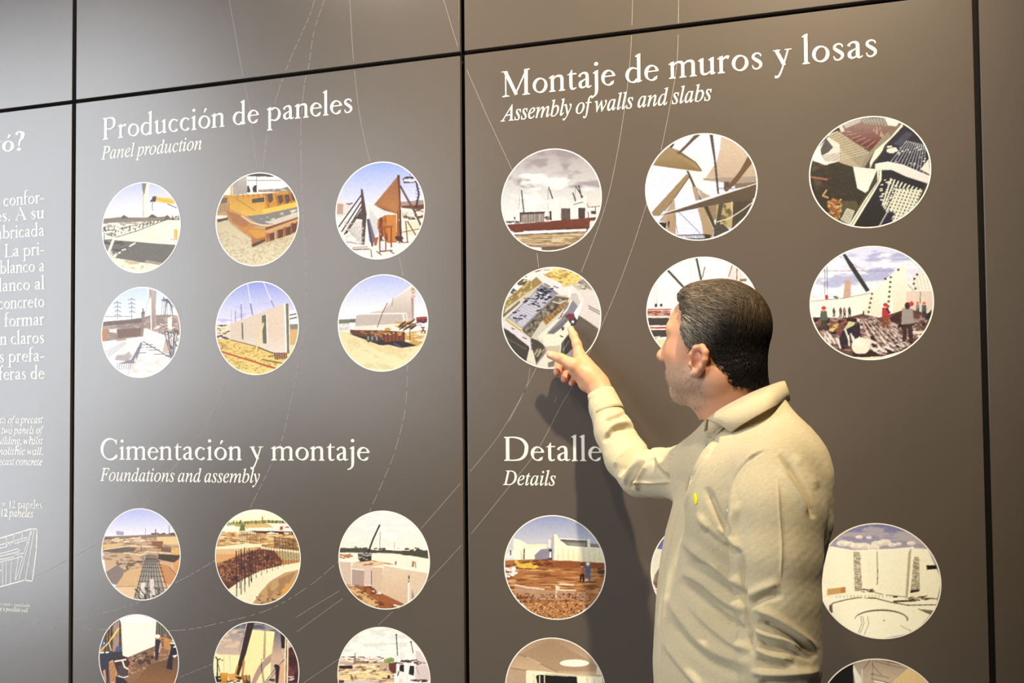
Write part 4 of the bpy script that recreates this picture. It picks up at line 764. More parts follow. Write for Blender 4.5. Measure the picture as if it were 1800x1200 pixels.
q = Paint(.0223, 1.127, .1282, .1289, 875, 895, 5.854)
q.g('8d93b2', 'd6d0cc', 60, 420); q.p('efe6d8', 75, 470, 165, 420, 170, 500, 80, 500)
q.p('fbf0cc', 160, 300, 220, 310, 300, 355, 500, 360, 505, 400, 440, 410, 380, 470, 380, 515, 170, 520); q.p('f6e8c0', 300, 360, 510, 365, 500, 380, 300, 400); q.l('c8b89c', 6, 300, 355, 500, 355)
q.p('8e8690', 380, 470, 450, 410, 520, 405, 520, 515, 385, 515); q.p('6a5048', 268, 405, 282, 400, 278, 515, 262, 515); q.l('a89478', 6, 245, 420, 245, 515)
q.p('b8aca4', 510, 340, 580, 260, 590, 255, 580, 520, 520, 520); q.p('3c3838', 520, 410, 560, 405, 560, 520, 525, 520); q.p('fdf8ee', 532, 435, 552, 440, 550, 500, 530, 495); q.p('e9e0d4', 520, 310, 550, 310, 545, 400, 515, 390)
q.p('fbf0cc', 580, 258, 605, 258, 640, 320, 720, 375, 920, 390, 920, 310, 945, 300, 950, 390, 1060, 400, 1095, 545, 580, 525); q.g('faeec8', 'f3e3b4', 400, 550, 640, 340, 730, 385, 1060, 402, 1095, 550, 600, 525); q.h('d8c49a', 5, 9, 620, 400, 1040, 410, 620, 530, 1050, 545)
q.p('7f7468', 640, 315, 920, 325, 920, 388, 720, 375); q.p('5d544c', 640, 310, 920, 322, 920, 335, 660, 330); q.p('9a9084', 700, 345, 900, 352, 890, 385, 740, 375); q.p('8a8074', 950, 350, 1035, 358, 1050, 392, 950, 388); q.l('fbf3dc', 9, 640, 302, 925, 318)
q.g('a9683a', 'b97c48', 520, 1130, 70, 525, 400, 512, 700, 530, 1100, 550, 1100, 700, 1000, 960, 700, 1130, 400, 1110, 100, 800)
q.p('8f5230', 480, 550, 700, 525, 1095, 555, 1095, 610, 700, 600, 480, 600); q.n('d9a468', 130, 14, 5, .52, 80, 600, 1095, 600, 1060, 860, 120, 860); q.n('7c4628', 120, 12, 7, .55, 80, 600, 1095, 600, 1060, 860, 120, 860)
q.p('c39a78', 180, 790, 500, 830, 900, 850, 950, 930, 300, 930, 170, 850, a=.7); q.l('f3dcc0', 12, 180, 775, 300, 800, 480, 820); q.l('f0d8b8', 14, 640, 770, 780, 775); q.l('f3dcb8', 12, 600, 790, 640, 830, 800, 832); q.p('efd8b4', 590, 780, 640, 790, 630, 830, 600, 830); q.l('ecd0a8', 14, 605, 840, 600, 910)
q.n('6a3818', 16, 12, 8, .5, 170, 860, 1000, 860, 900, 1040, 700, 1130, 400, 1110, 220, 960); q.n('e3ac72', 14, 9, 9, .54, 250, 960, 960, 940, 850, 1060, 600, 1130, 380, 1100)
q.p('e2b444', 175, 515, 200, 520, 230, 560, 400, 540, 430, 590, 380, 610, 240, 610, 215, 590, 180, 575); q.e('e9c458', 272, 595, 20, 20); q.e('e9c458', 385, 590, 16, 18); q.p('6a4028', 250, 540, 330, 530, 330, 545, 260, 560); q.k('6a3428', 16, 12, 380, 515, 560, 580, 6, 2); q.l('3a2820', 7, 170, 600, 360, 612)
q.k('f0e8dc', 16, 18, 85, 600, 180, 690, 5); q.k('4a3430', 8, 12, 85, 560, 180, 700, 7); q.l('3a3434', 12, 135, 425, 135, 470); q.fig(865, 745, 190, 'b06a48', '3a2824', '5a4038'); q.fig(925, 735, 190, '5a6680', '5f6478', 'f2ece4'); q.e('ecc88c', 910, 728, 18, 20); q.k('4a3a3a', 10, 14, 1040, 600, 1095, 660, 6); q.l('5a3420', 12, 820, 745, 1000, 745); q.l('5a3828', 8, 540, 560, 570, 590)
q.build(PC, 'round photo of a white building behind a muddy brown yard, below the word Details')

q = Paint(.388, 1.125, .13, .129, 1130, 900, 6)
q.g('4f5a86', '6a7096', 200, 400); q.p('e8dcbc', 60, 380, 225, 402, 300, 380, 1500, 380, 1500, 1200, 60, 1200); q.l('fdf6e6', 6, 145, 388, 225, 402); q.p('8a7460', 210, 420, 240, 420, 240, 740, 110, 740, 130, 660, 190, 560); q.p('7a5648', 105, 735, 1500, 735, 1500, 800, 140, 800); q.p('efe2c8', 130, 800, 1500, 800, 1500, 1250, 160, 900); q.k('b0402c', 6, 12, 145, 810, 180, 870, 5)
q.build(PC, 'round photo almost hidden behind the man’s chest, a sliver of blue sky showing')

q = Paint(.764, 1.1235, .1289, .1298, 1425, 910, 5.4545)
q.g('6f7096', 'a59aa0', 60, 300); q.n('b8aaa6', 200, 40, 5, .5, 200, 60, 1100, 60, 1100, 300, 150, 300, a=.7)
for x, y, r_ in ((310, 245, 60), (370, 250, 50), (440, 270, 60), (510, 270, 60), (465, 185, 34), (560, 190, 28), (640, 250, 60), (710, 235, 60), (780, 260, 40), (840, 250, 30), (960, 245, 40), (600, 285, 60)): q.e('f6e6cc', x, y, r_, r_ * .5, a=.8); q.e('c8b4a8', x + 8, y + r_ * .3, r_ * .8, r_ * .25, a=.5)
q.g('f8ecca', 'f4e6c0', 280, 800, 110, 272, 400, 310, 960, 290, 1120, 300, 1250, 600, 1200, 800, 60, 800, 60, 600)
q.l('fdf6dc', 7, 150, 270, 400, 312, 530, 325, 960, 285); q.l('3f3428', 8, 636, 325, 642, 520, 638, 635); q.p('a99878', 410, 325, 472, 330, 495, 700, 425, 700); q.k('d8ccb0', 70, 7, 420, 340, 480, 680, 4); q.k('7a6a54', 40, 6, 420, 340, 485, 690, 5)
q.p('b8a47c', 935, 330, 965, 290, 960, 500, 930, 770, 905, 770); q.p('fbf0ce', 965, 275, 990, 280, 970, 520, 950, 770, 930, 770); q.p('a99878', 990, 375, 1035, 375, 1045, 690, 955, 690); q.k('d8ccb0', 60, 7, 975, 390, 1035, 680, 6); q.k('7a6a54', 40, 6, 975, 390, 1035, 690, 7); q.p('3a3028', 955, 690, 1040, 683, 1040, 705, 950, 720); q.p('efe0b4', 950, 722, 1040, 710, 1045, 740, 950, 755)
q.p('241a14', 1105, 455, 1200, 452, 1212, 490, 1110, 498); q.p('c79a5a', 160, 680, 335, 660, 338, 715, 162, 742); q.p('b87a3c', 290, 665, 335, 660, 338, 715, 290, 722)
q.l('6a4a38', 8, 500, 680, 560, 690); q.l('5f4638', 7, 560, 700, 700, 735, 900, 755); q.k('5a4234', 14, 8, 500, 680, 600, 715, 5, 2); q.p('7a4630', 280, 765, 370, 760, 365, 785, 285, 785); q.p('5a3c2c', 790, 745, 830, 745, 835, 790, 780, 790)
q.p('f8ecc6', 100, 770, 420, 720, 560, 710, 760, 760, 1210, 790, 1200, 840, 1180, 880, 1000, 1090, 650, 1160, 330, 1080, 170, 920)
q.l('6f5040', 11, 190, 930, 185, 850, 215, 815, 330, 785, 460, 762, 620, 768, 760, 805, 930, 835, 1200, 830); q.l('5a4030', 20, 800, 800, 1000, 790); q.l('8a7050', 12, 1020, 760, 1210, 775); q.k('5a4434', 18, 9, 950, 750, 1150, 790, 6, 2); q.p('6a5040', 180, 830, 210, 830, 215, 900, 190, 925)
q.k('efe0bc', 20, 12, 200, 740, 700, 760, 7, 2); q.h('8a7458', 4, 16, 250, 740, 760, 735, 250, 765, 760, 765)
for k_ in range(26):
    a0 = math.pi * (1.02 + k_ * .0375); a1 = math.pi * (1.02 + (k_ + 1) * .0375)
    q.l('6a5440', 7 + 9 * math.sin(k_ / 26 * 3.1), 675 + 250 * math.cos(a0), 970 + 88 * math.sin(a0), 675 + 250 * math.cos(a1), 970 + 88 * math.sin(a1))
q.l('5a4430', 12, 925, 950, 925, 980); q.e('5a4838', 703, 980, 8, 7); q.p('7f6a54', 1015, 868, 1175, 885, 1150, 930); q.l('6a5844', 5, 860, 1030, 960, 1080)
for x in (480, 500, 545): q.l('6a5a44', 5, x, 940, x + 12, 1010, x - 30, 1115)
q.build(PC, 'round photo of a white courtyard with a curved basin under a cloudy sky')

q = Paint(.0211, .8236, .1269, .1307, 875, 1105, 8.571)
q.g('a58668', 'c8a882', 150, 640); q.p('9c7c60', 300, 400, 800, 150, 1500, 560, 1500, 640, 900, 640, 600, 500, a=.6); q.p('b89a78', 180, 590, 430, 625, 430, 900, 100, 900); q.l('8a6a50', 12, 200, 590, 430, 628)
q.l('dcc09a', 10, 440, 430, 640, 520); q.l('6a4a34', 9, 650, 530, 890, 645); q.l('8a6a50', 8, 310, 375, 430, 425)
q.e('fbf6d4', 1155, 517, 222, 54); q.p('f3e8c0', 430, 625, 700, 640, 900, 670, 1560, 710, 1620, 840, 430, 840); q.p('1f1a1a', 575, 710, 610, 690, 1190, 718, 1200, 840, 600, 840); q.l('e8dcb4', 12, 630, 690, 632, 830); q.l('e8dcb4', 12, 703, 700, 705, 830); q.l('a08c64', 7, 545, 690, 550, 830); q.l('b09a70', 10, 720, 680, 1000, 695, 1580, 712); q.l('b8a478', 8, 1340, 730, 1350, 830); q.l('b8a478', 8, 1445, 735, 1450, 830); q.l('8a5a3c', 14, 1580, 750, 1590, 830); q.p('e9d6ac', 1490, 560, 1600, 700, 1480, 690)
q.build(PC, 'round photo of a pale interior with an oval ceiling light, bottom edge of the picture')

q = Paint(.7629, .8221, .1295, .1281, 1440, 1140, 8.18)
q.g('1d1512', '1d1512', 0, 10); q.p('b09880', 490, 230, 700, 120, 1290, 260, 1300, 280, 1020, 491, 520, 900); q.g('a08a72', 'c8b090', 160, 480, 500, 225, 760, 140, 1280, 270, 1020, 491, 620, 491)
q.p('e2bf84', 1285, 270, 1700, 491, 1700, 900, 900, 900, 1030, 491); q.p('f3e6c6', 495, 235, 600, 410, 610, 500, 560, 900, 520, 491, 490, 320); q.l('5f4f42', 9, 740, 160, 640, 290); q.l('4a3e36', 7, 770, 160, 765, 491); q.l('5f4f42', 8, 800, 180, 1040, 245, 1200, 280); q.l('5f4f42', 7, 770, 250, 900, 380); q.l('5a4838', 9, 750, 430, 1000, 490); q.l('5f4f42', 7, 980, 160, 1000, 230); q.l('5f4f42', 8, 740, 360, 1000, 420); q.l('f0e4cc', 10, 618, 300, 620, 491); q.l('f3e6c0', 20, 800, 470, 930, 491)
q.build(PC, 'round photo with black shadow and a beige soffit, lowest in the right column')

# ------------------------------------------------------------------ lettering (old-style serif, drawn here)
def smooth(pts, k=8):
    """Catmull-Rom through (x, y, w)"""
    P = [np.array(p, float) for p in pts]
    if len(P) < 3: return P
    P = [2 * P[0] - P[1]] + P + [2 * P[-1] - P[-2]]
    out = []
    for i in range(1, len(P) - 2):
        for j in range(k):
            t = j / k
            a, b, c, d = P[i - 1:i + 3]
            out.append(0.5 * (2 * b + (c - a) * t + (2 * a - 5 * b + 4 * c - d) * t * t + (3 * b - a - 3 * c + d) * t ** 3))
    out.append(P[-2])
    return out


class Glyphs:
    """each glyph: (advance, [polygons]); units: x-height 400, capitals 650"""
    def __init__(s):
        s.g = {}
        H = 26
        def rib(pts, k=8, wx=1.0):
            Q = smooth(pts, k); L, R = [], []
            for i, p in enumerate(Q):
                a = Q[max(0, i - 1)][:2]; b = Q[min(len(Q) - 1, i + 1)][:2]
                t = b - a; t = t / (np.hypot(*t) + 1e-9); n_ = np.array([-t[1], t[0]])
                L.append(p[:2] + n_ * p[2] / 2); R.append(p[:2] - n_ * p[2] / 2)
            return [[tuple(L[i]), tuple(L[i + 1]), tuple(R[i + 1]), tuple(R[i])] for i in range(len(Q) - 1)]
        def st(x, y0, y1, w_=74): return [[(x - w_ / 2, y0), (x + w_ / 2, y0), (x + w_ / 2, y1), (x - w_ / 2, y1)]]
        def ft(x, l=78, r=78, y=0, up=1, w_=74):
            return [[(x - l, y), (x + r, y), (x + r, y + 16 * up), (x + w_ / 2, y + 44 * up), (x - w_ / 2, y + 44 * up), (x - l, y + 16 * up)]]
        def fl(x, y, w_=74): return [[(x - w_ / 2 - 46, y - 40), (x - w_ / 2 - 46, y - 56), (x - w_ / 2, y - 70), (x + w_ / 2, y - 70), (x + w_ / 2, y + 14), (x + w_ / 2 - 12, y + 14)]]
        def el(cx, cy, rx, ry, n=14): return [[(cx + rx * math.cos(2 * math.pi * i / n), cy + ry * math.sin(2 * math.pi * i / n)) for i in range(n)]]
        def ring(cx, cy, rx, ry, a0, a1, tk, th, tilt=-20, n=30):
            """ring stroke with weight thick (tk) at the sides, thin (th) near top/bottom"""
            pts = []
            for i in range(n + 1):
                a = math.radians(a0 + (a1 - a0) * i / n)
                w_ = th + (tk - th) * abs(math.cos(a - math.radians(tilt))) ** 1.4
                pts.append((cx + rx * math.cos(a), cy + ry * math.sin(a), w_))
            return rib(pts, 1)
        G = s.g
        def arch(x0, x1): return rib([(x0 + 20, 296, 24), (x0 + 70, 352, 34), (x0 + 130, 380, 46), (x1 - 40, 372, 64), (x1 - 3, 322, 74), (x1, 240, 74)])
        G['n'] = (475, st(98, 0, 400) + fl(98, 400) + ft(98) + arch(98, 362) + st(362, 0, 250) + ft(362))
        G['m'] = (740, G['n'][1] + arch(362, 626) + st(626, 0, 250) + ft(626))
        G['r'] = (335, st(98, 0, 400) + fl(98, 400) + ft(98) + rib([(120, 300, 24), (170, 350, 40), (235, 378, 60), (290, 356, 84)]))
        G['i'] = (230, st(108, 0, 400) + fl(108, 400) + ft(108) + el(104, 570, 48, 48))
        G['l'] = (222, st(104, 0, 690) + fl(104, 690) + ft(104))
        G['j'] = (220, st(112, -60, 400) + fl(112, 400) + el(108, 570, 48, 48) + rib([(112, -60, 74), (98, -150, 62), (40, -220, 34), (-40, -245, 40)]))
        G['o'] = (470, ring(232, 195, 162, 172, 0, 360, 78, 28))
        G['ó'] = (470, G['o'][1] + rib([(225, 470, 26), (258, 530, 54), (290, 585, 66)], 3))
        G['e'] = (410, ring(212, 195, 148, 176, 10, 318, 80, 26) + [[(78, 218), (362, 222), (362, 250), (84, 246)]] + rib([(322, 78, 30), (352, 110, 20)], 3))
        G['c'] = (400, ring(214, 195, 150, 176, 52, 318, 80, 26) + rib([(300, 335, 40), (330, 318, 74)], 3))
        G['a'] = (410, rib([(62, 300, 66), (92, 350, 44), (165, 382, 40), (240, 366, 62), (272, 300, 74), (274, 80, 74), (300, 26, 52), (345, 28, 28), (385, 52, 20)]) + rib([(272, 240, 26), (180, 206, 32), (92, 150, 66), (84, 78, 72), (130, 28, 48), (200, 34, 34), (270, 84, 26)]))
        G['s'] = (345, rib([(268, 300, 22), (252, 350, 32), (176, 382, 36), (96, 348, 52), (88, 282, 64), (170, 215, 76), (252, 150, 70), (258, 72, 56), (180, 16, 36), (96, 34, 32), (62, 108, 20)]))
        G['t'] = (300, st(132, 80, 400) + rib([(132, 110, 74), (150, 36, 62), (210, 16, 40), (275, 44, 20)]) + [[(40, 372), (270, 372), (270, 402), (96, 402)], [(95, 390), (169, 390), (169, 490), (150, 490)]])
        G['d'] = (490, ring(212, 192, 152, 174, 60, 320, 80, 28) + st(366, 20, 690) + fl(366, 690) + [[(366, 0), (440, 30), (440, 46), (330, 40), (329, 0)]] + rib([(280, 350, 30), (330, 330, 28), (366, 300, 26)], 3) + rib([(300, 50, 34), (330, 60, 28), (366, 90, 24)], 3))
        G['p'] = (500, st(100, -245, 390) + fl(100, 400) + ft(100, y=-250) + ring(262, 196, 158, 176, 128, -128, 80, 28) + rib([(120, 320, 24), (170, 360, 30)], 3) + rib([(110, 40, 24), (180, 28, 30)], 3))
        G['b'] = (490, st(96, 20, 690) + fl(96, 690) + ring(258, 196, 158, 176, 128, -150, 80, 28) + rib([(116, 320, 24), (166, 360, 30)], 3))
        G['u'] = (490, st(104, 120, 400) + fl(104, 400) + rib([(104, 140, 74), (114, 60, 68), (170, 20, 48), (250, 36, 36), (350, 100, 24)]) + st(362, 0, 400) + fl(362, 400) + [[(325, 0), (435, 20), (435, 40), (399, 50), (325, 50)]])
        G['y'] = (430, rib([(70, 400, 74), (240, 30, 74)], 2) + rib([(350, 400, 34), (230, 40, 34), (150, -150, 40), (90, -225, 50), (20, -220, 60)], 6) + [[(0, 382), (150, 382), (150, 402), (0, 402)], [(275, 382), (420, 382), (420, 402), (275, 402)]])
        G['v'] = (430, rib([(70, 400, 74), (225, 10, 74)], 2) + rib([(350, 400, 34), (225, 5, 34)], 2) + [[(0, 382), (150, 382), (150, 402), (0, 402)], [(275, 382), (420, 382), (420, 402), (275, 402)]])
        G['f'] = (300, st(116, 0, 560) + ft(116) + rib([(116, 540, 74), (134, 640, 60), (200, 690, 40), (285, 672, 62)]) + [[(30, 372), (240, 372), (240, 402), (30, 402)]])
        G['h'] = (475, st(98, 0, 690) + fl(98, 690) + ft(98) + arch(98, 362) + st(362, 0, 250) + ft(362))
        G['q'] = (490, ring(212, 192, 152, 174, 0, 360, 80, 28) + st(366, -245, 400) + ft(366, y=-250))
        G['g'] = (420, ring(190, 260, 120, 124, 0, 360, 66, 26) + rib([(120, 140, 30), (90, 80, 40), (200, 50, 56), (330, 20, 56), (350, -90, 50), (220, -190, 34), (80, -170, 44), (50, -90, 44), (120, -20, 30)]) + [[(280, 350), (400, 372), (400, 400), (290, 395)]])
        G['¿'] = (330, el(160, 350, 52, 52) + rib([(160, 260, 30), (150, 180, 50), (80, 90, 74), (60, -20, 76), (120, -100, 50), (220, -90, 30), (262, -30, 60)]))
        G['M'] = (880, st(150, 0, 640, 30) + ft(150, 90, 90, w_=34) + rib([(160, 635, 88), (430, 30, 74)], 2) + rib([(720, 640, 34), (430, 30, 34)], 2) + st(722, 0, 640, 84) + ft(722, 92, 96, w_=84) + [[(40, 650), (190, 650), (200, 610), (120, 628), (40, 634)], [(690, 650), (820, 650), (820, 634), (764, 610), (690, 600)]])
        G['P'] = (590, st(138, 0, 650, 86) + ft(138, 92, 100, w_=86) + ft(138, 92, 20, y=650, up=-1, w_=86) + rib([(170, 634, 30), (290, 638, 36), (420, 606, 66), (462, 500, 84), (430, 370, 66), (320, 310, 34), (190, 312, 28)]))
        G['D'] = (760, st(138, 0, 650, 86) + ft(138, 92, 20, w_=86) + ft(138, 92, 20, y=650, up=-1, w_=86) + rib([(150, 634, 32), (330, 636, 36), (530, 580, 62), (648, 450, 86), (662, 320, 92), (620, 160, 84), (500, 50, 60), (330, 16, 36), (150, 18, 32)]))
        G['C'] = (670, ring(360, 322, 290, 318, 40, 322, 92, 32) + [[(572, 620), (592, 620), (594, 460), (572, 462), (556, 520)], [(590, 170), (612, 165), (590, 40), (560, 40)]])
        G['A'] = (690, rib([(320, 650, 20), (90, 0, 36)], 2) + rib([(320, 650, 60), (570, 0, 88)], 2) + [[(190, 230), (470, 230), (470, 258), (190, 258)]] + ft(90, 76, 76, w_=36) + ft(570, 86, 86, w_=88))
        G['L'] = (570, st(138, 0, 650, 86) + ft(138, 92, 20, w_=86) + ft(138, 92, 92, y=650, up=-1, w_=86) + [[(138, 0), (520, 0), (548, 170), (528, 170), (480, 60), (400, 32), (138, 32)]])
        G['.'] = (220, el(105, 40, 48, 48)); G['-'] = (300, [[(40, 170), (250, 190), (250, 235), (40, 215)]])
        G[','] = (220, el(100, 42, 46, 46) + rib([(125, 30, 50), (110, -60, 24), (70, -110, 14)], 4))
        G['?'] = (380, el(170, 44, 50, 50) + rib([(60, 560, 70), (120, 640, 46), (230, 640, 50), (300, 560, 84), (280, 440, 80), (200, 340, 54), (172, 240, 36), (170, 150, 30)]))
        G['1'] = (420, st(210, 0, 560, 76) + ft(210, 90, 90) + rib([(100, 470, 24), (210, 545, 50)], 2))
        G['2'] = (450, rib([(60, 430, 40), (110, 530, 44), (210, 556, 52), (300, 480, 78), (290, 370, 70), (190, 220, 46), (60, 30, 40)]) + [[(40, 0), (370, 0), (400, 140), (380, 140), (345, 72), (60, 72)]])
        G['≈'] = (560, rib([(60, 330, 40), (160, 375, 44), (330, 320, 44), (450, 370, 40)]) + rib([(60, 190, 40), (160, 235, 44), (330, 180, 44), (450, 230, 40)]))
        G[' '] = (235, [])


GL = Glyphs().g


def text_mesh(name, txt, x0, x1, zb, zscale, parent, bold=1.0, track=0, y=-0.0007):
    """upright serif text between wall x0..x1 on the baseline height zb (x1 None: natural width)"""
    adv = sum(GL[c][0] + track for c in txt)
    k = (x1 - x0) / adv if x1 is not None else zscale
    V, F = [], []
    cx = 0; layer = 0
    for c in txt:
        a, polys = GL[c]
        for P in polys:
            yy = y - 0.0000015 * (layer % 40); layer += 1
            b = len(V)
            A = sum(P[i][0] * P[(i + 1) % len(P)][1] - P[(i + 1) % len(P)][0] * P[i][1] for i in range(len(P)))
            if A < 0: P = P[::-1]
            mx = sum(p[0] for p in P) / len(P)
            for (u, v) in P:
                V.append((x0 + (cx + (mx + (u - mx) * bold)) * k, yy, zb + v * zscale))
            F.append(tuple(range(b, len(V))))
        cx += a + track
    return obj(name, mesh(name, V, F), parent, M_WHITE)


# italic lines use the serif italic alphabet that ships with Blender's own fonts
def italic(txt):
    r = ''
    for ch in txt:
        if 'A' <= ch <= 'Z': r += chr(0x1d434 + ord(ch) - 65)
        elif ch == 'h': r += '\u210e'
        elif 'a' <= ch <= 'z': r += chr(0x1d44e + ord(ch) - 97)
        else: r += ch
    return r


def italic_mesh(name, txt, x0, x1, zb, size, parent, weight=0.0, y=-0.0007):
    cu = bpy.data.curves.new('lettering', 'FONT')
    cu.body = italic(txt); cu.size = 1.0; cu.offset = weight; cu.resolution_u = 3
    cu.space_word = 0.75
    t = bpy.data.objects.new('lettering', cu)
    COL.objects.link(t)
    bpy.context.view_layer.update()
    me = bpy.data.meshes.new_from_object(t.evaluated_get(bpy.context.evaluated_depsgraph_get()))
    bpy.data.objects.remove(t, do_unlink=True)
    xs = [v.co.x for v in me.vertices]
    a, b = min(xs), max(xs)
    k = (x1 - x0) / (b - a)
    for v in me.vertices:
        v.co = Vector((x0 + (v.co.x - a) * k, y, zb + v.co.y * size))
    me.name = name
    o = obj(name, me, parent, M_WHITE)
    return o


def line_at(px0, py0, px1, py1):
    """baseline from two pixels: x range and height on the wall"""
    a, b = px_wall(px0, py0), px_wall(px1, py1)
    return a[0], b[0], (a[1] + b[1]) / 2


def zsc(px, py, dpx, units):
    """glyph scale so that `units` cover dpx pixels of height at this pixel"""
    return (px_wall(px, py - dpx)[1] - px_wall(px, py)[1]) / units


PA = PAN[(1, 0)]
for txt, a, h, par in (('Producción de paneles', (179, 243, 622, 201), 38, PB), ('Cimentación y montaje', (176, 809, 651, 808), 37, PB),
                       ('Montaje de muros y losas', (880, 172, 1545, 98), 45, PC), ('Detalles', (884, 810, 1083, 810), 42, PC)):
    x0, x1, z = line_at(*a)
    head_ = empty('heading', (x0, 0.0, z)); head_.parent = par; head_.matrix_parent_inverse = Matrix.Translation(-Vector(par.location))
    head_['label'] = 'white heading ' + txt
    adv = sum(GL[c][0] for c in txt); cx = 0; k_ = (x1 - x0) / adv
    for c in txt:                                   # every letter is a piece of its own
        if c != ' ': text_mesh('letter', c, x0 + cx * k_, x0 + (cx + GL[c][0]) * k_, z, zsc(a[0], a[1], h, 650), head_, 1.12)
        cx += GL[c][0]
for txt, a, h, par in (('Panel production', (178, 279.5, 355, 263.5), 21.5, PB), ('Foundations and assembly', (176, 846.5, 457, 846.5), 21.5, PB),
                       ('Assembly of walls and slabs', (880, 214.5, 1251, 175), 26, PC), ('Details', (884, 852.5, 977, 852.5), 24, PC)):
    x0, x1, z = line_at(*a)
    o = italic_mesh('subheading', txt, x0, x1, z, zsc(a[0], a[1], h, 0.66), par, 0.004); o['label'] = 'white italic subheading ' + txt

# left panel, Spanish paragraph
k0 = zsc(40, 500, 14.2, 400)
x0, x1, z = line_at(0, 268, 44, 264)
text_mesh('heading', 'yó?', x0 - 0.035, x1, z, zsc(30, 264, 33, 650), PA, 1.7)
for n_, (txt, l, yl, yr) in enumerate((('confor-', 6, 361, 358), ('es. A su', -8, 389, 385), ('abricada', -6, 419, 416), ('La pri-', 8, 451, 448.5),
                                       ('blanco a', 0, 480, 478), ('lanco al', -2, 511, 509.5), ('concreto', -3, 542, 541), ('formar', 8, 573, 572),
                                       ('n claros', 0, 605, 604), ('s prefa-', -1, 636, 635.5), ('feras de', -2, 667, 666.5))):
    x0, x1, z = line_at(l, yl, 79, yr)
    text_mesh('text_line', txt, x0, x1, z, k0, PA, 1.32)
x0, x1, z = line_at(3, 893, 75, 892.5)
text_mesh('text_line', '≈ 12 paneles', x0, x1, z, zsc(40, 893, 9.0, 400), PA, 1.2)
for txt, l, r_, y, h in (('sts of a precast', -2, 76, 743.5, 12), ('two panels of', 3, 77, 762, 12), ('uilding, whilst', -3, 76, 780.5, 12), ('nolithic wall.', -2, 76, 799, 12),
                         ('ecast concrete', -2, 75, 817, 12), ('12 paneles', 3, 59, 908, 13), ('of a panelled wall', -2, 50, 1074, 6.5)):
    x0, x1, z = line_at(l, y, r_, y)
    italic_mesh('text_line', txt, x0, x1, z, zsc(40, y, h, 0.66), PA, 0.012)
x0, x1, z = line_at(-3, 1065, 53, 1065)
text_mesh('text_line', 'de muro panelado', x0, x1, z, zsc(30, 1065, 3.9, 400), PA, 1.3)


def ribbon(name, pts, width, parent, mat, y=-0.0005, dash=None, closed=False):
    """flat printed line through wall points (x, z)"""
    V, F = [], []
    n = len(pts)
    acc = 0
    for i in range(n if closed else n - 1):
        a = np.array(pts[i]); b = np.array(pts[(i + 1) % n])
        L = np.hypot(*(b - a))
        if L < 1e-6: continue
        t = (b - a) / L; m_ = np.array([-t[1], t[0]]) * width / 2; e = t * width * 0.3
        acc += L
        if dash and (acc % dash) > dash * 0.72: continue
        k = len(V)
        for p in (a - e + m_, a - e - m_, b + e - m_, b + e + m_): V.append((p[0], y, p[1]))
        F.append((k, k + 1, k + 2, k + 3))
    return obj(name, mesh(name, V, F), parent, mat)


# outline drawing of the panelled wall
def dr(*c):
    return [px_wall(c[i] / 2.4, 700 + c[i + 1] / 2.4) for i in range(0, len(c), 2)]
segs = [dr(-40, 605, 0, 590, 135, 549, 158, 551, 154, 640, 137, 771, 105, 766, 0, 795, -40, 806)]
for s_ in ((137, 550, 80, 765), (130, 560, 68, 764), (146, 552, 108, 765), (0, 618, 115, 585), (0, 632, 30, 624, 32, 614, 60, 606), (62, 612, 112, 596, 114, 590),
           (0, 655, 82, 632, 84, 640), (0, 666, 82, 645), (0, 680, 60, 668, 62, 660, 98, 652), (0, 690, 60, 676, 98, 664, 100, 654), (30, 581, 28, 622), (60, 572, 58, 606), (96, 561, 92, 596),
           (82, 632, 78, 655), (28, 690, 26, 786), (50, 684, 44, 780), (12, 692, 12, 790), (78, 676, 64, 766), (0, 725, 6, 724), (44, 620, 44, 604), (78, 600, 78, 614), (30, 672, 30, 686), (78, 656, 78, 668)):
    segs.append(dr(*s_))
root = None
for i, s_ in enumerate(segs):
    if i == 0:
        root = ribbon('line_drawing', s_, 0.0032, PA, M_WHITE); root['label'] = 'white outline drawing of a panelled wall in perspective'
    else:
        ribbon('drawn_line', s_, 0.0021, root, M_WHITE)

# thin curves running over the panels
def curve(pts, name='thin_curve', dash=None, width=0.0011):
    P = [px_wall(pts[i], pts[i + 1]) for i in range(0, len(pts), 2)]
    Q = [q_[:2] for q_ in smooth([(a, b, 0) for a, b in P], 12)]
    runs = {}
    for p in Q:
        key = None
        for (i, row), r_ in PAN.items():
            if JX[i] + GAP + .001 < p[0] < JX[i + 1] - GAP - .001 and ((row == 0) == (p[1] < JZ)) and abs(p[1] - JZ) > 0.007: key = (i, row)
        runs.setdefault(key, []).append(p)
    for key, r_ in runs.items():
        if key is None or len(r_) < 2: continue
        ribbon(name, r_, width, PAN[key], M_LINE, y=-0.00025, dash=dash)
curve((402, -20, 403, 0, 413, 55, 427, 133, 438, 185, 446, 245, 453, 303))
curve((448, 468, 444, 490)); curve((405, 650, 380, 715, 345, 775, 285, 845, 250, 893)); curve((177, 952, 130, 978, 65, 1011, 0, 1035))
curve((560, -30, 547, 20, 530, 60, 510, 105, 488, 165, 470, 235, 462, 300), dash=.02)
curve((575, -20, 570, 0, 552, 55, 543, 115, 535, 150, 529, 230, 531, 330, 534, 400, 538, 470, 537, 560, 525, 640, 510, 710, 495, 775, 470, 830, 440, 892), dash=.03)
curve((614, -20, 615, 0, 621, 100, 632, 200, 650, 284)); curve((702, 452, 709, 485)); curve((717, 640, 712, 720, 695, 790, 680, 830, 650, 898), dash=.04)
curve((772, -25, 780, 0, 808, 90, 850, 190, 900, 298)); curve((944, 445, 947, 470)); curve((932, 646, 925, 680, 895, 740))
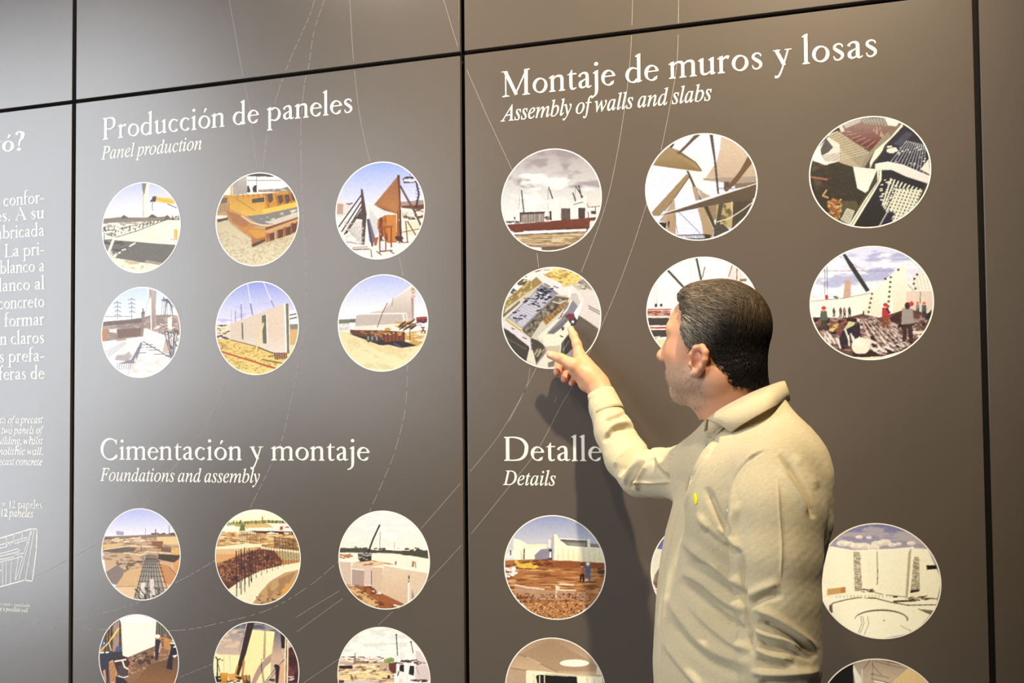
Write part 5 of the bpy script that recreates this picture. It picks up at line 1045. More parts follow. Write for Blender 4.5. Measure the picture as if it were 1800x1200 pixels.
curve((1112, -20, 1112, 0, 1108, 100, 1095, 210, 1075, 320, 1055, 390, 1022, 478)); curve((943, 646, 915, 700, 880, 760, 850, 800, 800, 860, 740, 929)); curve((690, 1075, 665, 1098), dash=.02)
curve((1194, -20, 1193, 0, 1190, 110, 1175, 200, 1162, 264)); curve((1137, 357, 1110, 440, 1080, 520, 1045, 600, 1008, 675, 985, 715, 945, 790, 895, 855, 822, 945, 755, 1018, 700, 1070))
curve((-5, 1098, 60, 1095, 125, 1090, 185, 1076, 250, 1057), dash=.02); curve((308, 1024, 335, 1010, 378, 985), dash=.02)
curve((-5, 1102, 125, 1104, 230, 1108, 320, 1107, 380, 1096, 470, 1072, 540, 1032, 597, 985), dash=.025)
curve((520, 1085, 560, 1060, 597, 1038)); curve((522, 1110, 560, 1082, 602, 1052)); curve((316, 1190, 345, 1178, 378, 1165), dash=.02); curve((526, 1205, 560, 1182, 597, 1157))

# ------------------------------------------------------------------ the visitor: implicit-surface modelling
def surfnet(fn, lo, hi, h, groups=None):
    """surface nets on a regular grid; returns verts, quads"""
    lo = np.array(lo, float); n = np.ceil((np.array(hi) - lo) / h).astype(int) + 1
    ax = [lo[i] + h * np.arange(n[i]) for i in range(3)]
    D = np.full(tuple(n), 1.0, np.float32)
    if groups is None:
        for i in range(0, n[0], 16):
            g = np.meshgrid(ax[0][i:i + 16], ax[1], ax[2], indexing='ij')
            P = np.stack([q_.ravel() for q_ in g], -1).astype(np.float32)
            D[i:i + 16] = fn(P).reshape(g[0].shape)
    else:                                            # sparse: refine only blocks near the surface
        B = 16; bl = B * h
        for i in range(0, n[0], B):
            for j in range(0, n[1], B):
                for k in range(0, n[2], B):
                    c0 = lo + h * np.array([i, j, k]) + bl / 2
                    use = [g for g in groups if np.all(c0 > g[1] - bl * .5 - .03) and np.all(c0 < g[2] + bl * .5 + .03)]
                    if not use: continue
                    d0 = fn(c0[None].astype(np.float32), use)[0]
                    sl = (slice(i, i + B), slice(j, j + B), slice(k, k + B))
                    if abs(d0) > bl * .87 * 1.35 + .012:
                        D[sl] = 1.0 if d0 > 0 else -1.0
                        continue
                    g = np.meshgrid(ax[0][sl[0]], ax[1][sl[1]], ax[2][sl[2]], indexing='ij')
                    D[sl] = fn(np.stack([q_.ravel() for q_ in g], -1).astype(np.float32), use).reshape(g[0].shape)
    ins = D < 0
    c = np.zeros(tuple(n - 1), np.int8)
    for a in (0, 1):
        for b in (0, 1):
            for d in (0, 1):
                c += ins[a:n[0] - 1 + a, b:n[1] - 1 + b, d:n[2] - 1 + d]
    act = np.argwhere((c > 0) & (c < 8))
    idx = -np.ones(c.shape, np.int32); idx[tuple(act.T)] = np.arange(len(act))
    S = np.zeros((len(act), 3)); K = np.zeros(len(act))
    cor = {}
    for a in (0, 1):
        for b in (0, 1):
            for d in (0, 1): cor[(a, b, d)] = D[act[:, 0] + a, act[:, 1] + b, act[:, 2] + d]
    for p in cor:
        for axis in range(3):
            if p[axis]: continue
            q_ = list(p); q_[axis] = 1; q_ = tuple(q_)
            u, v = cor[p], cor[q_]
            m = (u < 0) != (v < 0)
            t = np.where(m, u / np.where(m, u - v, 1), 0)
            pos = np.repeat(np.array(p, float)[None], len(act), 0); pos[:, axis] += t
            S += pos * m[:, None]; K += m
    V = lo + h * (act + S / K[:, None])
    F = []
    for axis in range(3):
        b, d = [(1, 2), (2, 0), (0, 1)][axis]
        sl0 = [slice(None)] * 3; sl1 = [slice(None)] * 3
        sl0[axis] = slice(0, -1); sl1[axis] = slice(1, None)
        s0, s1 = ins[tuple(sl0)], ins[tuple(sl1)]
        e = np.argwhere(s0 != s1)
        e = e[(e[:, b] > 0) & (e[:, d] > 0) & (e[:, b] < n[b] - 1) & (e[:, d] < n[d] - 1)]
        if not len(e): continue
        def cell(db, dd):
            k = e.copy(); k[:, b] += db; k[:, d] += dd
            return idx[tuple(k.T)]
        qd = np.stack([cell(-1, -1), cell(0, -1), cell(0, 0), cell(-1, 0)], -1)
        fl_ = ~s0[tuple(e.T)]
        qd[fl_] = qd[fl_][:, ::-1]
        F.append(qd)
    return V, np.concatenate(F)


def CP(px, py, d):
    """camera-frame point (right, depth, up)"""
    return np.array([(px - PPX) / FPX * d, d, -(py - PPY) / FPX * d])
def to_world(V):
    return CAM + V[:, :1] * RT + V[:, 1:2] * FW + V[:, 2:3] * UP
def to_px(V):
    return PPX + FPX * V[:, 0] / V[:, 1], PPY - FPX * V[:, 2] / V[:, 1]
def smin(a, b, k):
    h_ = np.clip(0.5 + 0.5 * (b - a) / k, 0, 1)
    return b * (1 - h_) + a * h_ - k * h_ * (1 - h_)
def smax(a, b, k): return -smin(-a, -b, k)
def cap(P, a, b, ra, rb):
    a, b = np.asarray(a, np.float32), np.asarray(b, np.float32)
    ab = b - a
    t = np.clip((P - a) @ ab / (ab @ ab + 1e-12), 0, 1)
    return np.linalg.norm(P - a - t[:, None] * ab, axis=1) - (ra + (rb - ra) * t)
def chain(P, pts, k=0.01):
    d = None
    for i in range(len(pts) - 1):
        e = cap(P, pts[i][0], pts[i + 1][0], pts[i][1], pts[i + 1][1])
        d = e if d is None else smin(d, e, k)
    return d
def ell(P, c, r):
    q_ = (P - np.asarray(c, np.float32)) / np.asarray(r, np.float32)
    l_ = np.linalg.norm(q_, axis=1)
    return (l_ - 1) * l_ / (np.linalg.norm(q_ / np.asarray(r, np.float32), axis=1) + 1e-9)
def noise3(P, s, seed=0):
    """cheap smooth pseudo-noise"""
    r = np.random.RandomState(seed); o = 0
    for i in range(6):
        k = r.normal(size=3); k = k / np.linalg.norm(k) * s * r.uniform(0.6, 1.5)
        o = o + np.sin(P @ k * 6.283 + r.uniform(0, 6.28))
    return o / 6


# ---------- torso and sleeve volumes (camera frame)
W = lambda px, py, d, r_: (CP(px, py, d), r_)
BF = np.array([-.93, -.36]); BS = np.array([.36, -.93])            # body facing / towards the left shoulder, in (right, depth)
TY = np.array([690, 705, 720, 740, 780, 820, 860, 900, 950, 1000, 1060, 1120, 1200, 1290, 1400], float)
TF = np.array([1258, 1250, 1246, 1241, 1229, 1214, 1198, 1184, 1171, 1162, 1155, 1151, 1148, 1152, 1160], float)
TB = np.array([1372, 1384, 1395, 1409, 1437, 1455, 1465, 1466, 1452, 1438, 1430, 1426, 1424, 1428, 1440], float)
TW = np.array([.066, .088, .105, .125, .165, .192, .203, .207, .205, .202, .199, .197, .196, .197, .200], float)
DT = 1.93
tz = -(TY - PPY) / FPX * DT
TC, TH = [], []
_t = np.linspace(0, 2 * math.pi, 160, endpoint=False)
for f_, b_, w_ in zip(TF, TB, TW):                                  # fit each section so that it is seen between its front and back edge
    c_, h_ = ((f_ + b_) / 2 - PPX) / FPX * DT, (b_ - f_) / 2 / FPX * DT
    for _ in range(25):
        a_ = math.sqrt(max(h_ ** 2 - (w_ * .36) ** 2, .0016)) / .93
        u_ = np.sign(np.cos(_t)) * np.abs(np.cos(_t)) ** (2 / 2.25) * a_; v_ = np.sign(np.sin(_t)) * np.abs(np.sin(_t)) ** (2 / 2.25) * w_
        xs, ys = c_ + u_ * BF[0] + v_ * BS[0], DT + u_ * BF[1] + v_ * BS[1]
        p_ = PPX + FPX * xs / ys
        e0_, e1_ = (f_ - p_.min()) / FPX * DT, (b_ - p_.max()) / FPX * DT
        c_ += (e0_ + e1_) / 2 * .8; h_ += (e1_ - e0_) / 2 * .8
    TC.append(c_); TH.append(h_)
def torso(P):
    z = P[:, 2]
    cx = np.interp(-z, -tz, TC); hx = np.interp(-z, -tz, TH); b = np.interp(-z, -tz, TW)
    a = np.sqrt(np.maximum(hx ** 2 - (b * .36) ** 2, .0016)) / .93
    rx, ry = P[:, 0] - cx, P[:, 1] - DT
    pf = rx * BF[0] + ry * BF[1]; ps = rx * BS[0] + ry * BS[1]
    l_ = ((np.abs(pf) / a) ** 2.25 + (np.abs(ps) / b) ** 2.25) ** (1 / 2.25)
    return np.maximum((l_ - 1) * np.minimum(a, b) * .93, np.maximum(z - tz[0], tz[-2] - z))
RARM = [W(1262, 818, 2.04, .070), W(1205, 832, 2.17, .0575), W(1160, 831, 2.27, .0535), W(1128, 832, 2.345, .0525), W(1102, 804, 2.395, .0500), W(1080, 760, 2.435, .0445), W(1063, 715, 2.468, .0360), W(1057, 696, 2.480, .0310)]
LARM = [W(1362, 834, 1.785, .076), W(1364, 900, 1.745, .0755), W(1364, 980, 1.725, .0700), W(1366, 1060, 1.715, .0655), W(1369, 1120, 1.71, .0625), W(1370, 1170, 1.70, .0620), W(1352, 1260, 1.705, .0520), W(1346, 1320, 1.70, .0420)]
def trunk(P):
    d = smin(torso(P), cap(P, CP(1324, 812, 1.885), CP(1352, 822, 1.81), .056, .068), .06)
    return smin(d, ell(P, CP(1284, 895, 1.872), (.076, .088, .115)), .075)
def garment(P):
    d = smin(trunk(P), chain(P, RARM, .012), .030)
    return smin(d, chain(P, LARM, .02), .009)


# ---------- head frame
HT = math.radians(36)
HC = CP(1263, 603, 1.93)
HF = np.array([-math.cos(HT), math.sin(HT), 0.03]); HF /= np.linalg.norm(HF)
HS = np.array([-math.sin(HT), -math.cos(HT), 0.0])
HU = np.cross(HS, HF); HU = HU if HU[2] > 0 else -HU
HB = np.stack([HF, HS, HU], 1).astype(np.float32)
def hd(P): return (P - HC.astype(np.float32)) @ HB
def hw(*p): return HC + HB @ np.array(p)


def neck(P):
    return chain(P, [(hw(-.022, 0, -.045), .060), (CP(1290, 712, 1.935), .060), (CP(1306, 790, 1.935), .060)], .02)


def skull(q_):
    d = ell(q_, (-.001, 0, .026), (.0845, .0765, .0790))
    d = smin(d, ell(q_, (.046, 0, .0), (.050, .060, .080)), .03)
    return d


def head(P):
    q_ = hd(P)
    q_[:, 1] = q_[:, 1]
    A = q_.copy(); A[:, 1] = np.abs(A[:, 1])
    d = skull(q_)
    d = smin(d, ell(q_, (.034, 0, -.062), (.050, .053, .046)), .03)
    d = smin(d, ell(A, (.046, .034, -.055), (.034, .026, .036)), .02)       # cheek
    d = smin(d, ell(q_, (.020, 0, -.100), (.052, .036, .022)), .02)         # under the jaw
    d = smin(d, ell(A, (-.004, .050, -.062), (.034, .018, .034)), .02)       # jaw corner
    d = smin(d, ell(q_, (.068, 0, -.094), (.021, .026, .019)), .02)
    d = smin(d, ell(A, (.058, .040, -.022), (.028, .022, .024)), .02)        # cheek bone
    d = smin(d, cap(A, (.087, 0, .026), (.074, .045, .024), .011, .008), .014)  # brow
    d = smax(d, -ell(A, (.099, .032, .006), (.016, .019, .013)), .012)       # eye socket
    d = smin(d, ell(A, (.072, .032, .004), (.0155, .0175, .0135)), .004)     # lids over the eyeball
    d = smin(d, cap(q_, (.086, 0, .014), (.109, 0, -.021), .0080, .0098), .012)  # nose
    d = smin(d, ell(q_, (.1115, 0, -.025), (.0100, .0105, .0092)), .006)
    d = smin(d, ell(A, (.101, .0145, -.029), (.0105, .0075, .0075)), .006)
    d = smax(d, -ell(A, (.106, .0085, -.038), (.006, .0035, .005)), .003)
    d = smin(d, ell(q_, (.084, 0, -.060), (.014, .028, .020)), .012)
    d = smin(d, cap(A, (.0965, 0, -.056), (.087, .022, -.060), .0055, .003), .004)
    d = smin(d, cap(A, (.095, 0, -.0665), (.086, .020, -.063), .0062, .003), .003)
    d = smax(d, -cap(A, (.1035, 0, -.0612), (.090, .024, -.0612), .0018, .0012), .003)
    d = smin(d, neck(P), .022)
    d = smin(d, cap(P, CP(1266, 735, 1.93), CP(1245, 702, 1.93), .026, .026), .02)  # throat
    # left and right ears
    for sg in (1, -1):
        E = q_.copy(); E[:, 1] *= sg
        e0 = np.array([.010, .0745, -.036])
        def ep(f, u, s_): return (e0[0] + (f - .18 * u) * .9, e0[1] + s_ * .85, e0[2] + u * .9)
        e = chain(E, [(ep(.010, -.004, .000), .0038), (ep(.014, .014, .003), .0042), (ep(.006, .027, .007), .0046), (ep(-.008, .029, .011), .0048),
                      (ep(-.018, .019, .014), .0046), (ep(-.020, .004, .014), .0042), (ep(-.015, -.010, .011), .0044), (ep(-.006, -.022, .007), .0062), (ep(.002, -.026, .004), .0070)], .008)
        e = smin(e, chain(E, [(ep(.000, .018, .005), .0036), (ep(-.010, .008, .008), .0042), (ep(-.009, -.006, .008), .004), (ep(-.001, -.014, .005), .0045)], .004), .003)
        e = smin(e, ell(E, ep(-.003, .002, .001), (.016, .0045, .024)), .004)
        e = smin(e, ell(E, ep(.011, -.006, .004), (.0045, .006, .0055)), .004)
        e = smax(e, -ell(E, ep(.0005, -.004, .0085), (.0075, .0075, .0085)), .004)
        d = smin(d, e, .005)
    # shoulders under the shirt
    d = smin(d, ell(P, CP(1325, 865, 1.95), (.060, .105, .060)), .03)
    return d



# ---------- pointing hand
FOREARM = [W(1135, 838, 2.34, .030), W(1100, 795, 2.40, .028), W(1071, 728, 2.458, .0225), W(1060, 694, 2.478, .0245), W(1050, 676, 2.492, .0275)]
def hand(P):
    d = chain(P, FOREARM[-3:], .01)
    d = smin(d, chain(P, [W(1050, 678, 2.492, .0265), W(1036, 660, 2.500, .0275), W(1024, 642, 2.512, .0235), W(1019, 628, 2.524, .0150)], .012), .015)
    d = smin(d, chain(P, [W(1044, 672, 2.505, .020), W(1028, 662, 2.520, .021), W(1012, 650, 2.530, .017)], .01), .014)   # far edge of the palm
    d = smin(d, chain(P, [W(1020, 628, 2.524, .0140), W(1014, 605, 2.540, .0112), W(1008, 589, 2.552, .0096), W(1003, 578, 2.562, .0080)], .006), .010)  # index
    d = smin(d, chain(P, [W(1036, 664, 2.490, .0200), W(1008, 641, 2.492, .0155), W(986, 630, 2.508, .0118), W(968, 623.5, 2.524, .0102)], .006), .010)   # thumb
    k = .0035
    d = smin(d, chain(P, [W(1008, 640, 2.540, .0115), W(984, 640, 2.555, .0108), W(979.5, 654, 2.548, .0098)], .004), k)   # middle
    d = smin(d, chain(P, [W(1016, 652, 2.540, .0112), W(996, 653, 2.555, .0104), W(992.5, 666, 2.546, .0094)], .004), k)   # ring
    d = smin(d, chain(P, [W(1026, 664, 2.535, .0105), W(1010, 665, 2.548, .0092), W(1005, 673, 2.541, .0080)], .004), k)   # little
    d = smin(d, ell(P, CP(1029, 676, 2.500), (.016, .016, .015)), .010)                                                     # heel of the hand
    for c_, r_ in ((CP(1019, 623, 2.512), .006), (CP(1013, 603, 2.534), .005), (CP(986, 627, 2.500), .005)):              # knuckles
        d = smin(d, np.linalg.norm(P - c_, axis=1) - r_, .008)
    return d

# ---------- resting left hand and arm (mostly below the picture)
LA = [W(1362, 812, 1.765, .050), W(1372, 940, 1.745, .050), W(1378, 1090, 1.735, .042), W(1372, 1180, 1.72, .040), W(1345, 1330, 1.70, .028), W(1335, 1375, 1.70, .026)]
def hand2(P):
    d = chain(P, [LA[-2], LA[-1]], .01)
    d = smin(d, chain(P, [W(1334, 1375, 1.70, .026), W(1326, 1420, 1.705, .030), W(1320, 1450, 1.71, .028)], .01), .012)
    for i, (x, l_) in enumerate(((1296, 60), (1309, 72), (1324, 68), (1338, 52))):
        d = smin(d, chain(P, [W(x + 4, 1450, 1.695 + .008 * i, .0105), W(x, 1450 + l_ * .6, 1.70 + .008 * i, .0098), W(x - 2, 1450 + l_ * 1.15, 1.715 + .008 * i, .0088), W(x + 2, 1450 + l_ * 1.6, 1.735 + .008 * i, .0078)], .005), .004)
    d = smin(d, chain(P, [W(1318, 1400, 1.70, .017), W(1290, 1425, 1.72, .0135), W(1278, 1455, 1.735, .0115), W(1276, 1480, 1.745, .0095)], .006), .008)
    return d
def arms(P):
    a = chain(P, [(CP(1325, 865, 1.95), .05), W(1262, 818, 2.04, .050), W(1205, 832, 2.17, .042), W(1128, 832, 2.345, .030)] + FOREARM[1:4], .01)
    b_ = chain(P, [(CP(1325, 865, 1.95), .05)] + [(p_, r_ * .8) for p_, r_ in LA[:4]] + LA[4:], .01)
    return np.minimum(a, b_)
def bb(fn_, *pts): return (fn_, np.min(pts, 0), np.max(pts, 0))
GR = [bb(head, HC + np.array([-.15, -.18, -.31]), HC + np.array([.20, .18, .14])),
      bb(hand, CP(955, 705, 2.44), CP(1090, 565, 2.58), CP(955, 705, 2.58), CP(1090, 565, 2.44)),
      bb(hand2, CP(1260, 1580, 1.65), CP(1390, 1300, 1.80), CP(1260, 1580, 1.80)),
      bb(arms, CP(1040, 680, 2.50), CP(1420, 1390, 1.66), CP(1040, 880, 2.5))]
def body_fn(P, use):
    d = None
    for g in use:
        e = g[0](P); d = e if d is None else smin(d, e, .006)
    m_ = (P[:, 2] < -.062) & (P[:, 2] > CP(0, 1270, 1.70)[2]) & (P[:, 1] < 2.33)          # keep the trunk inside the shirt
    if m_.any(): d[m_] = smax(d[m_], garment(P[m_]) + .009, .004)
    return d
V, F = surfnet(body_fn, (.235, 1.60, -.90), (.72, 2.60, .20), .0021, GR)
SKINV = V.astype(np.float32)
# skin colours (own colour of the skin only: ruddy ear and knuckles, grey stubble on the jaw)
q_ = hd(V.astype(np.float32))
col = np.tile(np.array(lin('d9a27e')), (len(V), 1))
def blend(mask, c):
    global col
    m_ = np.clip(mask, 0, 1)[:, None]; col = col * (1 - m_) + np.array(lin(c)) * m_
near = np.linalg.norm(q_, axis=1) < .16
nz = noise3(V, 60, 3); nf = noise3(V, 420, 5) + noise3(V, 650, 6)
blend(.35 * near * np.exp(-((q_[:, 0] - .07) ** 2 + (np.abs(q_[:, 1]) - .045) ** 2 + (q_[:, 2] + .025) ** 2) / .0009), 'cf8468')
blend(.55 * near * (np.abs(q_[:, 1]) > .072) * (q_[:, 2] < 0) * (q_[:, 2] > -.07), 'd0866c')
blend(.30 * near * (q_[:, 2] < -.05) * (q_[:, 0] < .03), 'c98468')
beard = near * np.clip(1.3 - np.abs(np.hypot((q_[:, 0] - .045) / .062, (q_[:, 2] + .080) / .046)), 0, .6) * 1.7 * (q_[:, 2] < -.036)
blend(np.clip(beard, 0, 1) * (.50 + .42 * np.clip(nf, -.5, 1)), 'b39f8c')
lips = near * np.exp(-((q_[:, 2] + .0615) / .007) ** 2) * (q_[:, 0] > .083) * (np.abs(q_[:, 1]) < .025)
blend(.8 * lips, 'b06a5c')
brow = near * np.exp(-((q_[:, 2] - .026 + .12 * (np.abs(q_[:, 1]) - .03)) / .0045) ** 2) * (q_[:, 0] > .06) * (np.abs(q_[:, 1]) > .010) * (np.abs(q_[:, 1]) < .052)
blend(.75 * brow * (.7 + .3 * nf), '5a4638')
lash = near * np.exp(-(((q_[:, 2] - .001) / .0014) ** 2)) * (q_[:, 0] > .074) * (np.abs(np.abs(q_[:, 1]) - .032) < .014)
blend(.8 * lash, '3c2c24')
# finger nails
def pxd(px, py, d): return np.linalg.norm(V - CP(px, py, d), axis=1)
blend(.35 * (pxd(1001.5, 577, 2.553) < .0055), 'ecc4b0'); blend(.35 * (pxd(966, 622, 2.513) < .006), 'ecc4b0')
blend(.45 * np.clip(1.6 - pxd(980, 655, 2.545) / .014, 0, 1), 'c87868'); blend(.45 * np.clip(1.6 - pxd(993, 665, 2.545) / .014, 0, 1), 'c87868')
col *= (1 + .04 * nz + .03 * nf)[:, None]
me = big_mesh('body', to_world(V), F)
ca = me.color_attributes.new('skin', 'FLOAT_COLOR', 'POINT'); cc = np.ones((len(V), 4), np.float32); cc[:, :3] = np.clip(col, 0, 1); ca.data.foreach_set('color', cc.ravel())
M_SKIN = material('skin', (.8, .6, .5), 0.48, 0.35, attr='skin', bump=(420, 0.12), sss=0.12)

PERSON = empty('person', tuple(to_world(CP(1310, 900, 1.93)[None])[0] * np.array([1, 1, 0])))
tag(PERSON, 'man in a pale long-sleeved shirt pointing at a round photo on the grey panel', 'person')
obj('body', me, PERSON, M_SKIN)

# eyes
import bmesh
def ball(name, c, r_, mat, parent, seg=20, sc=(1, 1, 1)):
    bm = bmesh.new(); bmesh.ops.create_uvsphere(bm, u_segments=seg, v_segments=seg // 2, radius=r_)
    for v in bm.verts: v.co = Vector((v.co.x * sc[0], v.co.y * sc[1], v.co.z * sc[2])) + Vector(c)
    m_ = bpy.data.meshes.new(name); bm.to_mesh(m_); bm.free()
    m_.polygons.foreach_set('use_smooth', [True] * len(m_.polygons))
    return obj(name, m_, parent, mat)
M_EYE = material('eye_white', (.86, .84, .80), .2, .5, noise=(20, .02)); M_IRIS = material('dark_iris', (.10, .06, .04), .2, .5, noise=(60, .2))
for sg in (1, -1):
    e_ = ball('eye', to_world(hw(.0745, .032 * sg, .0035)[None])[0], .0118, M_EYE, PERSON)
    ball('iris', to_world(hw(.0826, .032 * sg, .0035)[None])[0], .0052, M_IRIS, e_, 12)

# ---------- hair
def hairline(q_):
    """positive inside the haired region, in metres"""
    f, s_, u = q_[:, 0], np.abs(q_[:, 1]), q_[:, 2]
    front = np.interp(u, [-.03, -.012, .0, .02, .045, .07, .09], [.030, .032, .038, .046, .044, .054, .072]) - f
    low = u - np.interp(f, [-.12, -.075, -.045, -.025, -.008, .0, .020, .026, .036, .05], [-.088, -.086, -.078, -.052, -.022, -.006, -.006, -.026, -.032, -.005])
    return np.minimum(front, low)
def hair(P):
    q_ = hd(P)
    grow = np.interp(q_[:, 2], [-.09, -.04, .03, .08, .12], [.002, .005, .008, .011, .012])
    tuft = .006 * np.exp(-((q_[:, 0] - .045) ** 2 + (q_[:, 2] - .095) ** 2) / .0006)
    d = smin(skull(q_), neck(P), .022) - grow - tuft
    al = np.arctan2(q_[:, 1], q_[:, 2] + .02); th = q_[:, 0]
    d = d - .0013 * np.sin(al * 34 + 5 * np.sin(th * 40)) - .0010 * np.sin(th * 260 + al * 9) * (q_[:, 2] > .02) - .0012 * noise3(P, 55, 9)
    hl = hairline(q_) + .0035 * noise3(P, 90, 4)
    return smax(d, -hl * .9, .006)
V, F = surfnet(hair, HC + np.array([-.13, -.13, -.12]), HC + np.array([.13, .13, .14]), .0022)
def hair_col(q_, r_=None):
    f, s_, u = q_[:, 0], q_[:, 1], q_[:, 2]
    g = np.clip((f + .006) / .045, 0, 1) * np.clip((.080 - u) / .05, 0, 1) * .95
    g = np.maximum(g, .40 * np.clip((f + .03) / .05, 0, 1))
    c_ = np.array(lin('140f0c'))[None] * (1 - g[:, None]) + np.array(lin('8f867a'))[None] * g[:, None]
    br = np.clip((u - .035) / .05, 0, 1)[:, None] * .5  # browner crown: the highlight on top is put into the hair colour
    return c_ * (1 - br) + np.array(lin('4c3b27'))[None] * br
me = big_mesh('hair', to_world(V), F)
ca = me.color_attributes.new('hair', 'FLOAT_COLOR', 'POINT'); cc = np.ones((len(V), 4), np.float32); cc[:, :3] = hair_col(hd(V.astype(np.float32))) * .7; ca.data.foreach_set('color', cc.ravel())
M_HAIR = material('dark_greying_hair', (.1, .08, .06), 0.55, 0.28, attr='hair')
HAIR = obj('hair', me, PERSON, M_HAIR); HAIR['label'] = 'short dark hair, grey at the temple'
# strands combed back and down over the shell
rs = np.random.RandomState(7)
tree_V = V; SV, SF, SCc = [], [], []
cand = V[rs.choice(len(V), 11500)]
def grad(P, fn, e=.002):
    g = np.stack([fn(P + np.eye(3, dtype=np.float32)[i] * e) - fn(P - np.eye(3, dtype=np.float32)[i] * e) for i in range(3)], -1)
    return g / (np.linalg.norm(g, axis=1, keepdims=True) + 1e-9)
def shell(P):
    q_ = hd(P)
    grow = np.interp(q_[:, 2], [-.09, -.04, .03, .08, .12], [.002, .005, .008, .011, .012])
    tuft = .006 * np.exp(-((q_[:, 0] - .045) ** 2 + (q_[:, 2] - .095) ** 2) / .0006)
    return smin(skull(q_), neck(P), .022) - grow - tuft
P0 = cand.astype(np.float32); hl0 = hairline(hd(P0)); P0 = P0[hl0 > .003]
q0 = hd(P0)
top = np.clip((q0[:, 2] - .02) / .06, 0, 1)
dirh = np.stack([-.55 - .5 * top, .25 * np.sign(q0[:, 1]) * (1 - top), -.75 + .5 * top], -1)
dirh[:, 2] = np.where(q0[:, 0] < -.05, -1.1, dirh[:, 2]); dirh[:, 0] = np.where(q0[:, 0] < -.05, -.15, dirh[:, 0])
dirh += rs.normal(0, .22, dirh.shape)
L0 = np.interp(q0[:, 2], [-.08, 0, .06], [.010, .016, .034]) * rs.uniform(.7, 1.3, len(q0))
P = P0; path = [P]; d0 = (dirh @ HB.T).astype(np.float32)
for s_ in range(5):
    n_ = grad(P, shell); t_ = d0 - (d0 * n_).sum(1, keepdims=True) * n_; t_ /= np.linalg.norm(t_, axis=1, keepdims=True) + 1e-9
    P = P + t_ * (L0 / 5)[:, None]
    dd = shell(P); n_ = grad(P, shell)
    P = P - n_ * (dd - .0012 - .0014 * rs.rand(len(P)))[:, None]
    path.append(P.astype(np.float32))
def strands(name, path, wd, cols, fn_):
    """thin tapering three-sided blades along the given paths"""
    rv = []
    for k in range(6):
        t_ = path[min(k + 1, 5)] - path[max(k - 1, 0)]; n_ = grad(path[k], fn_)
        sd = np.cross(t_, n_); sd /= np.linalg.norm(sd, axis=1, keepdims=True) + 1e-9
        tp = (1, 1, .95, .8, .55, .15)[k]
        for a_, b_ in ((1, 0), (0, 1), (-1, 0)): rv.append(path[k] + sd * (wd * tp * a_)[:, None] + n_ * (wd * tp * .8 * b_)[:, None])
    RV = np.stack(rv, 1).reshape(-1, 3)
    ff = np.array([[3 * k + a_, 3 * k + a_ + 1, 3 * k + 4 + a_, 3 * k + 3 + a_] for k in range(5) for a_ in range(2)])
    RF = (ff[None] + (np.arange(len(wd)) * 18)[:, None, None]).reshape(-1, 4)
    m_ = big_mesh(name, to_world(RV), RF)
    ca_ = m_.color_attributes.new('hair', 'FLOAT_COLOR', 'POINT'); c4 = np.ones((len(RV), 4), np.float32); c4[:, :3] = np.repeat(np.clip(cols, 0, 1), 18, 0); ca_.data.foreach_set('color', c4.ravel())
    return m_
wd = rs.uniform(.00028, .00062, len(P0)); br_ = rs.uniform(.6, 1.5, len(P0)); base = hair_col(q0)
br_ = br_ * (1 + .45 * np.clip(noise3(P0, 70, 12) * 2, -1, 1))
br_ = np.where((rs.rand(len(P0)) < .16) & (q0[:, 2] > .015), br_ * 2.3, br_)  # some upper strands brightened, light glints painted into their colour
me = strands('hair_strands', path, wd, base * br_[:, None], shell)
o = obj('hair_strands', me, HAIR, M_HAIR); o['kind'] = 'stuff'
# short grey stubble on the jaw
qb = hd(SKINV); jaw = np.nonzero((qb[:, 2] < -.048) & (qb[:, 2] > -.125) & (np.abs(qb[:, 1]) < .066) & (qb[:, 0] > -.012 - .25 * (qb[:, 2] + .05)) & (np.linalg.norm(qb, axis=1) < .15) & (np.hypot((qb[:, 0] - .045) / .066, (qb[:, 2] + .084) / .044) < 1))[0]
Pb = SKINV[rs.choice(jaw, 1500)]; nb = grad(Pb, head); db = (rs.normal(0, .5, Pb.shape) + np.array([.1, 0, -.8])).astype(np.float32) @ HB.T
lb = rs.uniform(.0013, .0028, len(Pb))[:, None]
pth = [(Pb + nb * (.0006 + .0012 * k / 5) * np.minimum(1, k) + db * lb * k / 5).astype(np.float32) for k in range(6)]
me = strands('beard_stubble', pth, rs.uniform(.00016, .0003, len(Pb)), np.array(lin('a89a88'))[None] * rs.uniform(.5, 1.3, (len(Pb), 1)), head)
o = obj('beard_stubble', me, PERSON, M_HAIR); o['kind'] = 'stuff'; o['label'] = 'short grey stubble along the jaw'

# ---------- shirt
def shirt(P):
    d = trunk(P)
    d = smin(d, chain(P, RARM, .012), .030)
    la = chain(P, LARM, .02)
    d = smin(d, la, .009)
    # hollows: neck opening, cuff openings, hem
    d = smax(d, -cap(P, CP(1288, 640, 1.93), CP(1302, 712, 1.932), .064, .046), .006)
    d = smax(d, -cap(P, CP(1052, 682, 2.489), CP(1030, 640, 2.51), .027, .03), .004)
    ax_ = CP(1057, 696, 2.480) - CP(1063, 715, 2.468); ax_ /= np.linalg.norm(ax_)
    lc = np.maximum((P - CP(1056.5, 692, 2.4815)) @ ax_.astype(np.float32), 0) * (np.linalg.norm(P - CP(1050, 680, 2.49), axis=1) < .07)
    d = np.where(lc > 0, np.maximum(d, lc), d)
    d = smax(d, -cap(P, CP(1346, 1325, 1.70), CP(1344, 1360, 1.70), .032, .034), .004)
    return d
V, F = surfnet(shirt, (.33, 1.58, -.66), (.76, 2.55, .015), .006)
me = big_mesh('shirt', V, F)
tmp = bpy.data.objects.new('tmp', me); COL.objects.link(tmp)
sm = tmp.modifiers.new('s', 'SMOOTH'); sm.factor = 0.5; sm.iterations = 2
